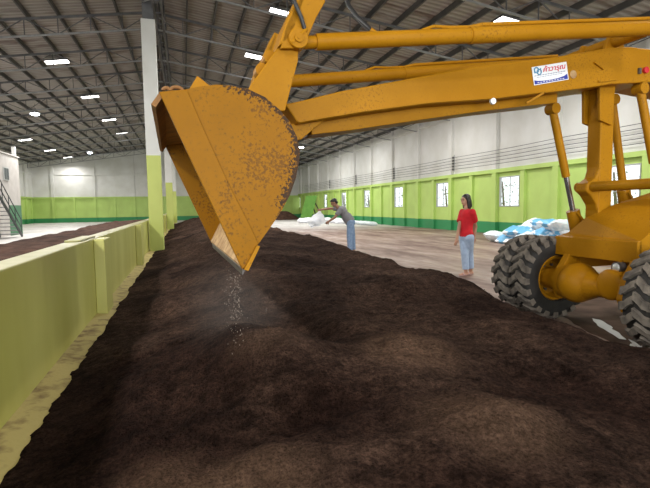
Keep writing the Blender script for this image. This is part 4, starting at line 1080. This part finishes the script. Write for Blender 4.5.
# leaning green sheet
p0, p1 = at_y(299.5, 218, 47), at_y(310.5, 218, 46); p0.z = p1.z = 0; h = 2.5
dr = (p1-p0).normalized(); nr = Vector((-dr.y, dr.x, 0)); tp = nr*.5 + dr*.5 + ZU*h
b = MB(); b.hexa([p0, p1, p1+nr*.04, p0+nr*.04], [p0+tp, p1+tp, p1+nr*.04+tp, p0+nr*.04+tp]); tag(b.build('metal_sheet', M['panel']), 'bright green metal sheet leaning back near the far end of the hall', 'sheet')
q = MB(); q.beam(p0+tp*.9+nr*.08+dr*.5, p0+nr*1.5+dr*1.2, .08); q.beam(p1+tp*.9+nr*.08-dr*.5, p1+nr*1.5+dr*.6, .08); q.beam(p0+nr*1.5+dr*1.2, p1+nr*1.5+dr*.6, .08); tag(q.build('support_frame', M['iron']), 'dark prop frame behind the leaning green sheet', 'frame')
# rolled tarpaulin at the wall foot right of the woman
y0, y1 = along(478), along(516)
b = MB(); b.tube([(13.3, y0, .1), (13.2, (y0*2+y1)/3, .12), (13.3, (y0+2*y1)/3, .1), (13.2, y1, .11)], .11, 12); b.box(12.6, 13.4, y1+.2, y0-.5, 0.0, .03)
tag(b.build('tarpaulin', M['tarp'], smooth=True), 'blue-grey tarpaulin rolled along the wall foot right of the woman', 'tarpaulin')
blob([(562,316), (574,300), (610,294), (652,300), (652,356), (632,350), (606,340), (584,330)], 'wet_patch', M['wetdark'], 'dark wet patch on the floor between the loader wheels', 'puddle')
blob([(591,318), (600,320), (611,327), (619,334), (626,340), (619,339), (608,332), (597,325)], 'puddle', M['wet'], 'whitish streak of painted glare on the wet floor between the loader wheels', 'puddle', .007)
blob([(629,340), (637,343), (646,350), (641,351), (632,346)], 'puddle', M['wet'], 'small whitish streak of painted glare on the wet floor by the near loader tyre', 'puddle', .007)

# ------------------------------------------------------------------ greenery outside the windows
for i, y in enumerate(win_y[2:]):
    for k in range(2):
        yy_ = y*1.0 + (k-.5)*3.2 + random.uniform(-.6, .6) + 2.6
        r = empty('tree', (RX+4.2+random.uniform(0, 1.6), yy_, -.22)); tag(r, 'leafy tree outside, seen bright through the right-hand windows', 'tree', 'trees outside the windows')
        q = MB(); q.tube([(0,0,0), (.1,.05,1.6), (.0,.1,3.0)], [.09, .07, .04], 8); q.build('trunk', M['bark'], r)
        q = MB()
        for j in range(130):
            c = Vector((random.gauss(0, .5), random.gauss(0, .5), 2.1+random.gauss(0, .65))); s_ = random.uniform(.05, .13)
            v_ = [c + Vector((random.uniform(-1, 1), random.uniform(-1, 1), random.uniform(-1, 1)))*s_ for _ in range(3)]
            n0 = len(q.v); q.v += v_; q.face((n0, n0+1, n0+2))
        q.build('foliage', M['leaf'], r, fix=False)

# ------------------------------------------------------------------ light
W = bpy.data.worlds.new('sky'); bpy.context.scene.world = W; W.use_nodes = True
W.node_tree.nodes['Background'].inputs[0].default_value = (.93, .97, 1.0, 1); W.node_tree.nodes['Background'].inputs[1].default_value = 2.2
def area(name, loc, rot, sx, sy, power, col=(1, .98, .95)):
    l = bpy.data.lights.new(name, 'AREA'); l.shape = 'RECTANGLE'; l.size = sx; l.size_y = sy; l.energy = power; l.color = col
    o = bpy.data.objects.new(name, l); C.objects.link(o); o.location = loc; o.rotation_euler = rot; return o
for i, p in enumerate(pos):
    area('roof_or_fill_lamp', (p.x, p.y, roof_z(p.x)-.85), (0, 0, 0), .9, .7, 330 if p.y < 42 else 140)
for x, y, e in ((-6, 4, 800), (-6, 12, 500), (10, 5, 450), (5, -3, 380), (-6, -3, 850), (6, 24, 330), (6, 32, 330), (6, 42, 330), (6, 50, 300), (-7, 40, 380), (10.5, 22, 220), (10.5, 34, 260), (-8, 24, 330)):  # added fill lamps without fixtures, only there to brighten the hall
    area('roof_or_fill_lamp', (x, y, roof_z(x)-.85), (0, 0, 0), 1.0, .8, e)
area('doorway_fill', (.5, FY+.1, 2.6), (R(90), 0, 0), 20, 5, 2000, (.95, .98, 1))  # added lamp in the unseen opening, brightens faces turned towards the camera
vs = bpy.context.scene.view_settings; vs.view_transform = 'Standard'; vs.look = 'None'; vs.gamma = 1; vs.use_curve_mapping = False; vs.exposure = 0.0
